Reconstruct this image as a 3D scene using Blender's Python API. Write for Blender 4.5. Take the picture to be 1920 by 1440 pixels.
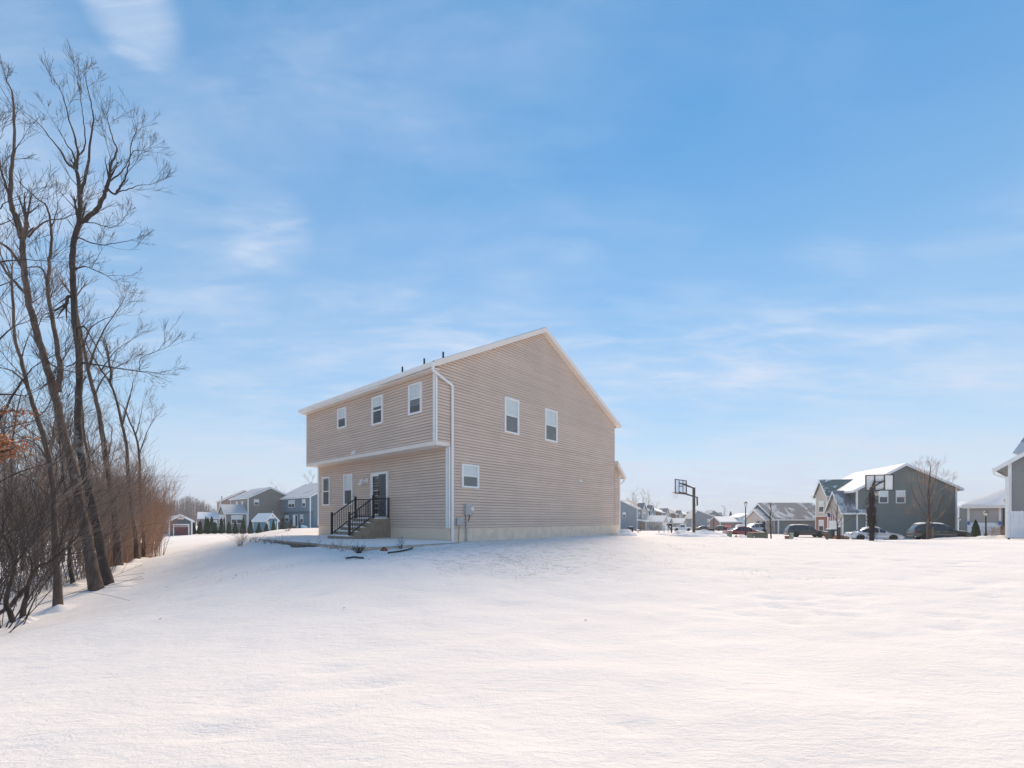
import bpy, math, random
import numpy as np
from mathutils import Vector, Matrix
R = math.radians
scene = bpy.context.scene
for o in list(bpy.data.objects): bpy.data.objects.remove(o, do_unlink=True)

# ------------------------------------------------------------------ camera, sky, sun, exposure
F, CX, HY, EYE = 840.0, 960.0, 973.0, 1.6          # focal length in photo pixels, principal column, horizon row, eye height (m)
cam_d = bpy.data.cameras.new('camera'); cam = bpy.data.objects.new('camera', cam_d)
scene.collection.objects.link(cam); scene.camera = cam
cam.location = (0, 0, EYE); cam.rotation_euler = (R(90), 0, 0)
cam_d.sensor_width = 36; cam_d.lens = F/1920*36; cam_d.shift_y = (HY-720)/1920
cam_d.clip_start = 0.1; cam_d.clip_end = 6000

SKY_HUE, SKY_SP, SKY_SG, SKY_VP, SKY_VG = -0.0135, 1.7, 2.5, 0.565, 0.865
SUN_AZ, SUN_EL = R(13.7), R(41)
sd = bpy.data.lights.new('sun', 'SUN'); sd.energy = 3.9; sd.angle = R(33); sd.color = (1.0, 0.775, 0.525)
sun = bpy.data.objects.new('sun', sd); scene.collection.objects.link(sun)
to_sun = Vector((math.sin(SUN_AZ)*math.cos(SUN_EL), math.cos(SUN_AZ)*math.cos(SUN_EL), math.sin(SUN_EL)))
sun.rotation_euler = (-to_sun).to_track_quat('-Z', 'Y').to_euler()

world = bpy.data.worlds.new('World'); scene.world = world; world.use_nodes = True
wn, wl = world.node_tree.nodes, world.node_tree.links
wn.clear()
def N(t, **k):
    n = wn.new(t)
    for a, b in k.items(): setattr(n, a, b)
    return n
def wmath(op, a, b=None, clamp=False):
    n = N('ShaderNodeMath', operation=op, use_clamp=clamp)
    for i, v in enumerate((a, b)):
        if v is None: continue
        if isinstance(v, (int, float)): n.inputs[i].default_value = v
        else: wl.new(v, n.inputs[i])
    return n.outputs[0]
sky = N('ShaderNodeTexSky', sky_type='NISHITA', sun_disc=False, sun_elevation=SUN_EL, sun_rotation=SUN_AZ,
        altitude=250, air_density=1.0, dust_density=0.0, ozone_density=1.5)
tc = N('ShaderNodeTexCoord'); sx = N('ShaderNodeSeparateXYZ'); wl.new(tc.outputs['Generated'], sx.inputs[0])
zc = wmath('MAXIMUM', sx.outputs[2], 0.0)
den = wmath('ADD', zc, 0.12)
cu = wmath('DIVIDE', sx.outputs[0], den); cv = wmath('DIVIDE', sx.outputs[1], den)
cxy = N('ShaderNodeCombineXYZ'); wl.new(cu, cxy.inputs[0]); wl.new(cv, cxy.inputs[1])
def cloud(scale, rot, stretch, detail, lo, hi, dist=0.6, off=0.0):
    mp = N('ShaderNodeMapping'); wl.new(cxy.outputs[0], mp.inputs[0])
    mp.inputs['Rotation'].default_value = (0, 0, rot); mp.inputs['Scale'].default_value = stretch
    mp.inputs['Location'].default_value = (off, off*1.7, 0)
    nz = N('ShaderNodeTexNoise'); wl.new(mp.outputs[0], nz.inputs['Vector'])
    nz.inputs['Scale'].default_value = scale; nz.inputs['Detail'].default_value = detail
    nz.inputs['Roughness'].default_value = 0.60; nz.inputs['Distortion'].default_value = dist
    mr = N('ShaderNodeMapRange', interpolation_type='SMOOTHSTEP'); wl.new(nz.outputs['Fac'], mr.inputs[0])
    mr.inputs[1].default_value = lo; mr.inputs[2].default_value = hi
    return mr.outputs[0]
c1 = cloud(0.85, R(-24), (0.7, 1.2, 1), 9, 0.40, 0.85, 0.3, 20.449)
c2 = cloud(3.0, R(32), (0.55, 1.5, 1), 11, 0.34, 0.86, 0.35, 7.7)
c3 = cloud(0.50, R(10), (0.9, 1.1, 1), 4, 0.36, 0.68, 0.2, 5.824)
c4 = cloud(5.5, R(-35), (0.5, 1.4, 1), 9, 0.40, 0.75, 0.8, 2.9)
cm = wmath('ADD', wmath('MULTIPLY', c1, 0.40), wmath('MULTIPLY', wmath('MULTIPLY', c2, c3), 1.2))
cm = wmath('ADD', cm, wmath('MULTIPLY', wmath('MULTIPLY', c4, c3), 0.40))
# two small denser puffs
for dx_, dz_, w0, w1, k in ((-0.845, 1.13, 0.9982, 0.99995, 2.4), (-0.545, 0.648, 0.9966, 0.9999, 0.60)):
    dv = Vector((dx_, 1, dz_)).normalized(); dt = N('ShaderNodeVectorMath', operation='DOT_PRODUCT'); wl.new(tc.outputs['Generated'], dt.inputs[0]); dt.inputs[1].default_value = dv
    mr = N('ShaderNodeMapRange', interpolation_type='SMOOTHSTEP'); wl.new(dt.outputs['Value'], mr.inputs[0]); mr.inputs[1].default_value = w0; mr.inputs[2].default_value = w1
    cm = wmath('ADD', cm, wmath('MULTIPLY', wmath('MULTIPLY', mr.outputs[0], wmath('ADD', wmath('MULTIPLY', c4, 0.9), 0.25)), k))
# thin cloud is a longer path near the horizon
hz = wmath('POWER', wmath('SUBTRACT', 1.0, zc, True), 1.854)
cm = wmath('ADD', wmath('MULTIPLY', cm, 0.60), wmath('MULTIPLY', hz, 0.87), True)
# film response of the photograph: the blue is compressed in value and deepened in saturation, the same all round the sky
sep = N('ShaderNodeSeparateColor', mode='HSV'); wl.new(sky.outputs[0], sep.inputs[0])
cmbc = N('ShaderNodeCombineColor', mode='HSV'); wl.new(wmath('ADD', sep.outputs[0], SKY_HUE), cmbc.inputs[0])
wl.new(wmath('MINIMUM', wmath('MULTIPLY', wmath('POWER', sep.outputs[1], SKY_SP), SKY_SG), 0.94), cmbc.inputs[1])
wl.new(wmath('MULTIPLY', wmath('POWER', wmath('MULTIPLY', sep.outputs[2], 0.1), SKY_VP), 10*SKY_VG), cmbc.inputs[2])
mixc = N('ShaderNodeMix', data_type='RGBA'); wl.new(cm, mixc.inputs['Factor'])
wl.new(cmbc.outputs[0], mixc.inputs[6]); mixc.inputs[7].default_value = (5.35, 6.2, 7.6, 1)
bg = N('ShaderNodeBackground'); wl.new(mixc.outputs[2], bg.inputs[0]); bg.inputs[1].default_value = 0.10
wo = N('ShaderNodeOutputWorld'); wl.new(bg.outputs[0], wo.inputs[0])

vs = scene.view_settings
scene.display_settings.display_device = 'sRGB'
vs.view_transform = 'Standard'; vs.look = 'None'; vs.exposure = 0.32; vs.gamma = 1.0; vs.use_curve_mapping = False
scene.render.engine = 'CYCLES'
try:
    scene.cycles.max_bounces = 6; scene.cycles.transparent_max_bounces = 12; scene.cycles.use_denoising = True
    scene.cycles.caustics_reflective = False; scene.cycles.caustics_refractive = False
except Exception: pass

# ------------------------------------------------------------------ helpers
COL = scene.collection
def at(px, py, Y): return Vector(((px-CX)/F*Y, Y, EYE-(py-HY)/F*Y))
def atx(px, Y): return (px-CX)/F*Y

class MB:
    def __init__(s): s.v = []; s.f = []
    def add(s, vs, fs):
        b = len(s.v); s.v.extend([tuple(p) for p in vs]); s.f.extend([tuple(i+b for i in f) for f in fs])
    def quad(s, a, b, c, d): s.add((a, b, c, d), ((0, 1, 2, 3),))
    def poly(s, pts): s.add(pts, (tuple(range(len(pts))),))
    def box(s, x0, y0, z0, x1, y1, z1):
        s.hexa([(x0,y0,z0),(x1,y0,z0),(x1,y1,z0),(x0,y1,z0)], [(x0,y0,z1),(x1,y0,z1),(x1,y1,z1),(x0,y1,z1)])
    def hexa(s, lo, hi):
        n = len(lo); fs = [tuple(range(n-1, -1, -1)), tuple(range(n, 2*n))]
        for i in range(n): j = (i+1) % n; fs.append((i, j, n+j, n+i))
        s.add(list(lo)+list(hi), fs)
    def bar(s, a, b, w, h=None, up=(0, 0, 1)):
        a, b = Vector(a), Vector(b); h = h or w; d = (b-a).normalized(); up = Vector(up)
        sd = d.cross(up)
        if sd.length < 1e-4: sd = d.cross(Vector((1, 0, 0)))
        sd.normalize(); u = sd.cross(d)
        o = [sd*(i*w/2)+u*(j*h/2) for i, j in ((-1,-1),(1,-1),(1,1),(-1,1))]
        s.hexa([a+q for q in o], [b+q for q in o])
    def tube(s, pts, rs, n=6, caps=True):
        m = len(pts); pts = [Vector(p) for p in pts]
        d = (pts[-1]-pts[0])
        if d.length < 1e-6: d = Vector((0, 0, 1))
        d.normalize(); ref = Vector((0, 0, 1)) if abs(d.z) < 0.8 else Vector((1, 0, 0))
        vs, fs = [], []
        cs = [(math.cos(2*math.pi*k/n), math.sin(2*math.pi*k/n)) for k in range(n)]
        for i, p in enumerate(pts):
            t = (pts[min(i+1, m-1)]-pts[max(i-1, 0)])
            if t.length < 1e-7: t = d
            sd = t.cross(ref)
            if sd.length < 1e-7: sd = Vector((1, 0, 0))
            sd.normalize(); u = sd.cross(t).normalized(); r = rs[i] if hasattr(rs, '__len__') else rs
            for c, q in cs: vs.append(p+sd*(c*r)+u*(q*r))
        for i in range(m-1):
            for k in range(n):
                j = (k+1) % n; fs.append((i*n+k, i*n+j, (i+1)*n+j, (i+1)*n+k))
        if caps: fs.append(tuple(range(n-1, -1, -1))); fs.append(tuple((m-1)*n+k for k in range(n)))
        s.add(vs, fs)
    def lathe(s, prof, n=16, c=(0, 0, 0), axis='z'):
        vs, fs = [], []; m = len(prof)
        for r, z in prof:
            for k in range(n):
                a = 2*math.pi*k/n; x, y = r*math.cos(a), r*math.sin(a)
                p = (x, y, z) if axis == 'z' else (x, z, y) if axis == 'y' else (z, x, y)
                vs.append((p[0]+c[0], p[1]+c[1], p[2]+c[2]))
        for i in range(m-1):
            for k in range(n):
                j = (k+1) % n; fs.append((i*n+k, i*n+j, (i+1)*n+j, (i+1)*n+k))
        if prof[0][0] > 1e-4: fs.append(tuple(range(n-1, -1, -1)))
        if prof[-1][0] > 1e-4: fs.append(tuple((m-1)*n+k for k in range(n)))
        s.add(vs, fs)
    def prism(s, poly, a, b, axis):          # poly in the two other axes, extruded a..b along axis
        def P(q, t): return (t, q[0], q[1]) if axis == 'x' else (q[0], t, q[1]) if axis == 'y' else (q[0], q[1], t)
        s.hexa([P(q, a) for q in poly], [P(q, b) for q in poly])
    def face_box(s, fr, s0, s1, z0, z1, n0, n1):
        O, S, NN = fr; Z = Vector((0, 0, 1))
        def P(a, z, n): return O+S*a+Z*z+NN*n
        s.hexa([P(s0,z0,n0),P(s1,z0,n0),P(s1,z0,n1),P(s0,z0,n1)], [P(s0,z1,n0),P(s1,z1,n0),P(s1,z1,n1),P(s0,z1,n1)])
    def build(s, name, m, parent=None, smooth=False, bevel=0, loc=None, rot=None, recalc=True):
        me = bpy.data.meshes.new(name); me.from_pydata(s.v, [], s.f)
        if recalc and len(s.f) < 40000:
            import bmesh
            bm = bmesh.new(); bm.from_mesh(me); bmesh.ops.recalc_face_normals(bm, faces=bm.faces); bm.to_mesh(me); bm.free()
        if smooth: me.polygons.foreach_set('use_smooth', [True]*len(me.polygons))
        me.materials.append(m); me.update()
        o = bpy.data.objects.new(name, me); COL.objects.link(o)
        if parent: o.parent = parent
        if loc is not None: o.location = loc
        if rot is not None: o.rotation_euler = rot
        if bevel:
            b = o.modifiers.new('bevel', 'BEVEL'); b.width = bevel; b.segments = 2; b.limit_method = 'ANGLE'
        return o

def tag(o, label=None, cat=None, group=None, kind=None):
    if label: o['label'] = label
    if cat: o['category'] = cat
    if group: o['group'] = group
    if kind: o['kind'] = kind
    return o
def thing(name, label, cat, loc=(0, 0, 0), rz=0, group=None):
    o = bpy.data.objects.new(name, None); COL.objects.link(o); o.empty_display_size = 0.2
    o.location = loc; o.rotation_euler = (0, 0, rz)
    return tag(o, label, cat, group)
def dup(root, loc, rz=0, sc=1.0, label=None, group=None):
    r = root.copy(); COL.objects.link(r); r.location = loc; r.rotation_euler = (0, 0, rz)
    r.scale = sc if hasattr(sc, '__len__') else (sc, sc, sc)
    if label: r['label'] = label
    if group: r['group'] = group
    for ch in list(root.children):
        c = ch.copy(); COL.objects.link(c); c.parent = r
        for g in list(ch.children):
            d = g.copy(); COL.objects.link(d); d.parent = c
    return r

# ------------------------------------------------------------------ materials
class NT:
    def __init__(s, name):
        s.m = bpy.data.materials.new(name); s.m.use_nodes = True; s.t = s.m.node_tree
        s.n, s.l = s.t.nodes, s.t.links; s.b = s.n['Principled BSDF']; s.tc = None
    def node(s, t, **k):
        n = s.n.new(t)
        for a, b in k.items(): setattr(n, a, b)
        return n
    def link(s, a, b): s.l.new(a, b)
    def coord(s, kind='Object', scale=(1, 1, 1)):
        if s.tc is None: s.tc = s.node('ShaderNodeTexCoord')
        if scale == (1, 1, 1): return s.tc.outputs[kind]
        mp = s.node('ShaderNodeMapping'); mp.inputs['Scale'].default_value = scale
        s.link(s.tc.outputs[kind], mp.inputs[0]); return mp.outputs[0]
    def noise(s, scale, detail=4, rough=0.55, co=None, dist=0):
        n = s.node('ShaderNodeTexNoise'); n.inputs['Scale'].default_value = scale; n.inputs['Detail'].default_value = detail
        n.inputs['Roughness'].default_value = rough; n.inputs['Distortion'].default_value = dist
        s.link(co or s.coord(), n.inputs['Vector']); return n.outputs['Fac']
    def ramp(s, fac, lo, hi, a=0.0, b=1.0, smooth=True):
        n = s.node('ShaderNodeMapRange', interpolation_type='SMOOTHSTEP' if smooth else 'LINEAR')
        s.link(fac, n.inputs[0])
        for i, v in enumerate((lo, hi, a, b)): n.inputs[i+1].default_value = v
        return n.outputs[0]
    def mix(s, fac, a, b):
        n = s.node('ShaderNodeMix', data_type='RGBA')
        for i, v in ((0, fac), (6, a), (7, b)):
            if isinstance(v, (tuple, list)): n.inputs[i].default_value = (*v[:3], 1)
            elif isinstance(v, (int, float)): n.inputs[i].default_value = v
            else: s.link(v, n.inputs[i])
        return n.outputs[2]
    def math(s, op, a, b=None, clamp=False):
        n = s.node('ShaderNodeMath', operation=op, use_clamp=clamp)
        for i, v in enumerate((a, b)):
            if v is None: continue
            if isinstance(v, (int, float)): n.inputs[i].default_value = v
            else: s.link(v, n.inputs[i])
        return n.outputs[0]
    def bump(s, h, strength=0.3, dist=0.02, prev=None):
        n = s.node('ShaderNodeBump'); n.inputs['Strength'].default_value = strength; n.inputs['Distance'].default_value = dist
        s.link(h, n.inputs['Height'])
        if prev is not None: s.link(prev, n.inputs['Normal'])
        s.link(n.outputs[0], s.b.inputs['Normal']); return n.outputs[0]
    def color(s, c):
        if isinstance(c, (tuple, list)): s.b.inputs['Base Color'].default_value = (*c[:3], 1)
        else: s.link(c, s.b.inputs['Base Color'])
def sc3(c, k): return tuple(min(1, x*k) for x in c)

def plain(name, c, rough=0.6, var=0.12, scale=6, bump=0.0, metal=0.0, coat=0.0, island=0.0):
    t = NT(name); t.b.inputs['Roughness'].default_value = rough; t.b.inputs['Metallic'].default_value = metal
    if coat: t.b.inputs['Coat Weight'].default_value = coat; t.b.inputs['Coat Roughness'].default_value = 0.05
    nz = t.noise(scale, 5)
    col = t.mix(t.ramp(nz, 0.3, 0.7), sc3(c, 1-var), sc3(c, 1+var))
    if island:
        g = t.node('ShaderNodeNewGeometry'); r = t.ramp(g.outputs['Random Per Island'], 0, 1, 1-island, 1+island, False)
        vm = t.node('ShaderNodeVectorMath', operation='SCALE'); t.link(col, vm.inputs[0]); t.link(r, vm.inputs['Scale']); col = vm.outputs[0]
    t.color(col)
    if bump: t.bump(t.noise(scale*6, 4), bump, 0.02)
    return t.m
def siding_far(name, c, expo=0.13, rough=0.6):
    t = NT(name); t.b.inputs['Roughness'].default_value = rough
    sp = t.node('ShaderNodeSeparateXYZ'); t.link(t.coord(), sp.inputs[0])
    fr = t.math('FRACT', t.math('MULTIPLY', sp.outputs[2], 1/expo))
    line = t.ramp(fr, 0.0, 0.16, 1, 0)
    col = t.mix(t.ramp(t.noise(0.8, 4), 0.3, 0.7), sc3(c, 0.93), sc3(c, 1.07))
    t.color(t.mix(line, col, sc3(c, 0.62))); t.bump(fr, 0.5, 0.015)
    return t.m
def roof_mat(name, shingle, snow=0.5, scale=0.35, seed=0.0, stretch=(1, 1, 1), tone=(0.80, 0.81, 0.83)):
    t = NT(name); t.b.inputs['Roughness'].default_value = 0.75
    mp = t.node('ShaderNodeMapping'); t.link(t.coord(), mp.inputs[0]); mp.inputs['Location'].default_value = (seed, seed*.7, 0); mp.inputs['Scale'].default_value = stretch
    nz = t.noise(scale, 6, 0.6, mp.outputs[0], 0.4)
    lo = 0.78-snow*0.62
    msk = t.ramp(nz, lo, lo+0.10)
    sh = t.mix(t.noise(30, 2), sc3(shingle, 0.6), sc3(shingle, 1.4))
    t.color(t.mix(msk, sh, tone))
    t.bump(t.math('ADD', msk, t.math('MULTIPLY', t.noise(25, 3), 0.3)), 0.5, 0.04)
    return t.m

def snow_mat(name, ground=False):
    t = NT(name); t.b.inputs['Roughness'].default_value = 1.0; t.b.inputs['Specular IOR Level'].default_value = 0.04
    c = t.mix(t.ramp(t.noise(0.5, 5), 0.3, 0.7), (0.81, 0.785, 0.775), (0.85, 0.82, 0.81))
    if ground:
        co = t.coord()
        # dead grass tips that show where the wind-blown snow is thin, beside the house
        sp = t.node('ShaderNodeSeparateXYZ'); t.link(co, sp.inputs[0])
        mp = t.node('ShaderNodeMapping'); t.link(co, mp.inputs[0]); mp.inputs['Rotation'].default_value = (0, 0, R(38)); mp.inputs['Scale'].default_value = (1.0, 3.2, 1)
        st = t.noise(3.2, 8, 0.72, mp.outputs[0], 0.6)
        blades = t.ramp(st, 0.50, 0.62)
        ds = t.node('ShaderNodeVectorMath', operation='DISTANCE'); t.link(co, ds.inputs[0]); ds.inputs[1].default_value = (-0.5, 15.6, 0.6)
        near = t.ramp(ds.outputs['Value'], 2.5, 6.5, 1, 0)
        far = t.math('MULTIPLY', t.ramp(sp.outputs[1], 14, 24), t.ramp(sp.outputs[1], 40, 60, 1, 0))
        pat = t.ramp(t.noise(0.22, 4), 0.44, 0.66)
        k = t.math('MULTIPLY', blades, t.math('ADD', t.math('MULTIPLY', near, 0.62), t.math('MULTIPLY', t.math('MULTIPLY', far, pat), 0.35)), True)
        c = t.mix(k, c, (0.34, 0.32, 0.30))
        h1 = t.noise(42, 8, 0.75); h2 = t.noise(9, 6, 0.65); 
        mp2 = t.node('ShaderNodeMapping'); t.link(co, mp2.inputs[0]); mp2.inputs['Rotation'].default_value = (0, 0, R(24)); mp2.inputs['Scale'].default_value = (0.7, 2.2, 1)
        h3 = t.noise(4.5, 6, 0.65, mp2.outputs[0], 0.5)
        b1 = t.bump(h3, 0.40, 0.06); b2 = t.bump(h2, 0.40, 0.035, b1); t.bump(h1, 0.7, 0.012, b2)
    else:
        t.bump(t.noise(14, 5), 0.4, 0.03)
    t.color(c)
    return t.m
def bark(name, c, scale=9):
    t = NT(name); t.b.inputs['Roughness'].default_value = 0.9
    nz = t.noise(scale, 8, 0.65, t.coord('Object', (1, 1, 0.22)))
    lich = t.ramp(t.noise(2.2, 6, 0.7), 0.58, 0.64)
    col = t.mix(t.ramp(nz, 0.3, 0.7), sc3(c, 0.55), sc3(c, 1.45))
    col = t.mix(t.math('MULTIPLY', lich, 0.45), col, (0.33, 0.33, 0.32))
    t.color(col); t.bump(nz, 0.8, 0.03)
    return t.m
def glass_mat(name, refl=1.0, tint=(0.97, 0.98, 0.98)):
    t = NT(name); out = t.n['Material Output']; t.n.remove(t.b)
    g = t.node('ShaderNodeBsdfGlossy'); g.inputs['Roughness'].default_value = 0.03; g.inputs['Color'].default_value = (0.95, 0.97, 1, 1)
    tr = t.node('ShaderNodeBsdfTransparent'); tr.inputs['Color'].default_value = (*tint, 1)
    fz = t.node('ShaderNodeFresnel'); fz.inputs['IOR'].default_value = 1.9
    bp = t.node('ShaderNodeBump'); bp.inputs['Strength'].default_value = 0.06; bp.inputs['Distance'].default_value = 0.02
    t.link(t.noise(2.0, 2), bp.inputs['Height']); t.link(bp.outputs[0], g.inputs['Normal'])
    mx = t.node('ShaderNodeMixShader'); gm = t.node('ShaderNodeNewGeometry'); t.link(t.math('MULTIPLY', t.math('MULTIPLY', fz.outputs[0], refl, True), t.math('SUBTRACT', 1.0, gm.outputs['Backfacing'])), mx.inputs[0])
    t.link(tr.outputs[0], mx.inputs[1]); t.link(g.outputs[0], mx.inputs[2]); t.link(mx.outputs[0], out.inputs[0])
    return t.m
def screen_mat(name):
    t = NT(name); out = t.n['Material Output']
    tr = t.node('ShaderNodeBsdfTransparent'); t.b.inputs['Roughness'].default_value = 0.7; t.color((0.16, 0.165, 0.165))
    mx = t.node('ShaderNodeMixShader'); mx.inputs[0].default_value = 0.62
    t.link(tr.outputs[0], mx.inputs[1]); t.link(t.b.outputs[0], mx.inputs[2]); t.link(mx.outputs[0], out.inputs[0])
    return t.m

M = {}
M['snow'] = snow_mat('snow_ground', True); M['snow_cap'] = snow_mat('snow_cap')
M['siding'] = plain('tan_vinyl_siding', (0.67, 0.532, 0.437), 0.5, 0.04, 0.7, 0.0, island=0.05)
M['white'] = plain('white_trim', (0.83, 0.83, 0.82), 0.45, 0.03, 2)
M['cream'] = plain('cream_trim', (0.82, 0.74, 0.66), 0.45, 0.03, 2)
M['found'] = plain('poured_concrete', (0.78, 0.645, 0.51), 0.85, 0.08, 3, 0.25, island=0.05)
M['shingle'] = plain('asphalt_shingle', (0.10, 0.10, 0.11), 0.9, 0.3, 25, 0.4)
M['black'] = plain('black_metal', (0.018, 0.018, 0.020), 0.4, 0.1, 4)
M['lap_shade'] = plain('lap_shade_brown', (0.30, 0.22, 0.175), 0.8)  # dark wall core: shade under the siding laps put into its colour
M['dark'] = plain('dark_interior', (0.05, 0.055, 0.06), 0.8)
M['blind'] = plain('white_blind', (0.86, 0.87, 0.85), 0.6, 0.04)
M['glass'] = glass_mat('window_glass', .7); M['screen'] = screen_mat('insect_screen')
M['conc'] = plain('brown_concrete', (0.30, 0.245, 0.185), 0.9, 0.15, 5, 0.5)
M['patio'] = plain('patio_concrete', (0.46, 0.40, 0.335), 0.9, 0.12, 4, 0.4)
M['timber'] = plain('weathered_timber', (0.15, 0.115, 0.09), 0.9, 0.25, 6, 0.5)
M['steel'] = plain('galvanised_grey', (0.46, 0.46, 0.45), 0.5, 0.08, 6)
M['bark'] = bark('grey_brown_bark', (0.10, 0.072, 0.058)); M['bark_dark'] = bark('dark_bark', (0.055, 0.042, 0.037))
M['twig'] = plain('twig_brown', (0.15, 0.105, 0.085), 0.9, 0.3, 2)
M['twig_dark'] = plain('twig_dark', (0.055, 0.042, 0.038), 0.9, 0.3, 2)
M['brush'] = plain('reddish_brush', (0.34, 0.215, 0.15), 0.9, 0.35, 0.6)
M['brush_grey'] = plain('grey_brush', (0.30, 0.235, 0.195), 0.9, 0.35, 0.6)
M['oak'] = plain('orange_oak_leaf', (0.40, 0.165, 0.07), 0.7, 0.35, 3, island=0.3)
M['green'] = plain('arborvitae_green', (0.022, 0.036, 0.018), 0.85, 0.4, 3, island=0.4)
M['farwood'] = plain('far_wood', (0.20, 0.165, 0.16), 0.95, 0.25, 0.05)
M['tyre'] = plain('tyre_rubber', (0.02, 0.02, 0.02), 0.85); M['rim'] = plain('alloy', (0.5, 0.5, 0.52), 0.3, 0.05, 4, metal=0.7)
M['carglass'] = plain('car_glass', (0.02, 0.025, 0.03), 0.06, 0.05, 2, coat=1.0)
M['redlight'] = plain('tail_lamp', (0.35, 0.02, 0.02), 0.2, 0.1, 8, coat=1.0); M['lamp'] = plain('head_lamp', (0.75, 0.78, 0.8), 0.1, 0.05, 8, coat=1.0)
M['rust'] = plain('brown_stone', (0.20, 0.085, 0.055), 0.9, 0.3, 8, 0.5)
M['lampglass'] = plain('frosted_lamp_glass', (0.78, 0.76, 0.70), 0.3, 0.05, 4)

# ------------------------------------------------------------------ terrain (heights surveyed from the photograph: column, row, distance)
CP = [(960,1440,2.88),(100,1440,2.9),(1820,1440,2.9),(843,1017,16.76),(1162,1002.5,26.9),(597,1004,23.6),
      (300,1085,14.6),(183,1110,13),(110,1143,11),(28,1173,9.3),(310,1045,25),(258,1052,19),(330,1012,45),
      (338,1005,65),(400,1000.5,70),(470,1000.5,70),(520,993.5,29),(590,990.5,31),(478,1004,27),(440,1010,32),
      (1301,1005,31),(1635,1014,26),(1900,1011,29.6),(1420,1012.5,38),(1550,1012.5,36),(1740,1011.5,38),(1640,1014.5,35),
      (1640,1016,48),(1760,1014.5,46),(1830,1009.5,36),(1880,1006,42),(1606,1009,59),(1797,1011,56),(1460,1001,76),
      (1195,995,130),(1268,993.5,185),(1364,1000,72),(1510,1007.5,62),(1398,1003,46),(1380,1012,38),(1230,1004,36),
      (465,1001,90),(581,996,86),(1150,1120,9.5),(700,1200,6),(1500,1150,8.2),(430,1200,6.2),(1185,996.5,55)]
pts = [((px-CX)/F*D, D, EYE-(py-HY)/F*D) for px, py, D in CP]
pts += [(-13.3, 19.3, 0.44), (-13.6, 21.2, 0.46), (-4.43, 13.3, 0.63), (-8.2, 16.6, 0.655), (-12.4, 20.5, 0.71), (-3.2, 14.9, 0.68), (-10.3, 18.5, 0.71), (-11.35, 19.45, 0.715), (-9.3, 17.6, 0.70), (-9.9, 16.2, 0.47), (-5.5, 12.0, 0.47)]
pts += [(0,-12,-.1),(-14,-8,-.4),(14,-8,.1),(-30,12,-.8),(-40,40,-1.0),(30,6,.2),(60,20,0),(-90,90,-1.2),(-60,60,-1.0),(90,60,-.9),(-25,120,-1.2),(20,80,-.6),(10,45,.3),(0,60,0)]
for a in range(0, 360, 30): pts.append((320*math.cos(R(a)), 320*math.sin(R(a)), -1.8)); pts.append((1300*math.cos(R(a)), 1300*math.sin(R(a)), -2.2))
PA = np.array(pts); MQ = 3.0
def mqk(a, b): return np.sqrt(((a[:, None, :]-b[None, :, :])**2).sum(-1)+MQ**2)
_A = mqk(PA[:, :2], PA[:, :2]); zm = PA[:, 2].mean()
WQ = np.linalg.solve(_A+np.eye(len(PA))*-0.02, PA[:, 2]-zm)
def tz_arr(xy): 
    out = np.empty(len(xy))
    for i in range(0, len(xy), 20000): out[i:i+20000] = mqk(xy[i:i+20000], PA[:, :2]) @ WQ
    return out+zm
def tz(x, y): return float(tz_arr(np.array([[x, y]]))[0])
def gpt(px, py, D):                       # ground point under a photo column at distance D
    x = atx(px, D); return Vector((x, D, tz(x, D)))
def ghit(px, py, lo=2.0, hi=60.0):        # where the sight line meets the ground
    p = lo
    d = lo
    while d < hi:
        q = at(px, py, d)
        if tz(q.x, q.y) > q.z: break
        d += 0.15
    q = at(px, py, d); return Vector((q.x, q.y, tz(q.x, q.y)))

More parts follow.
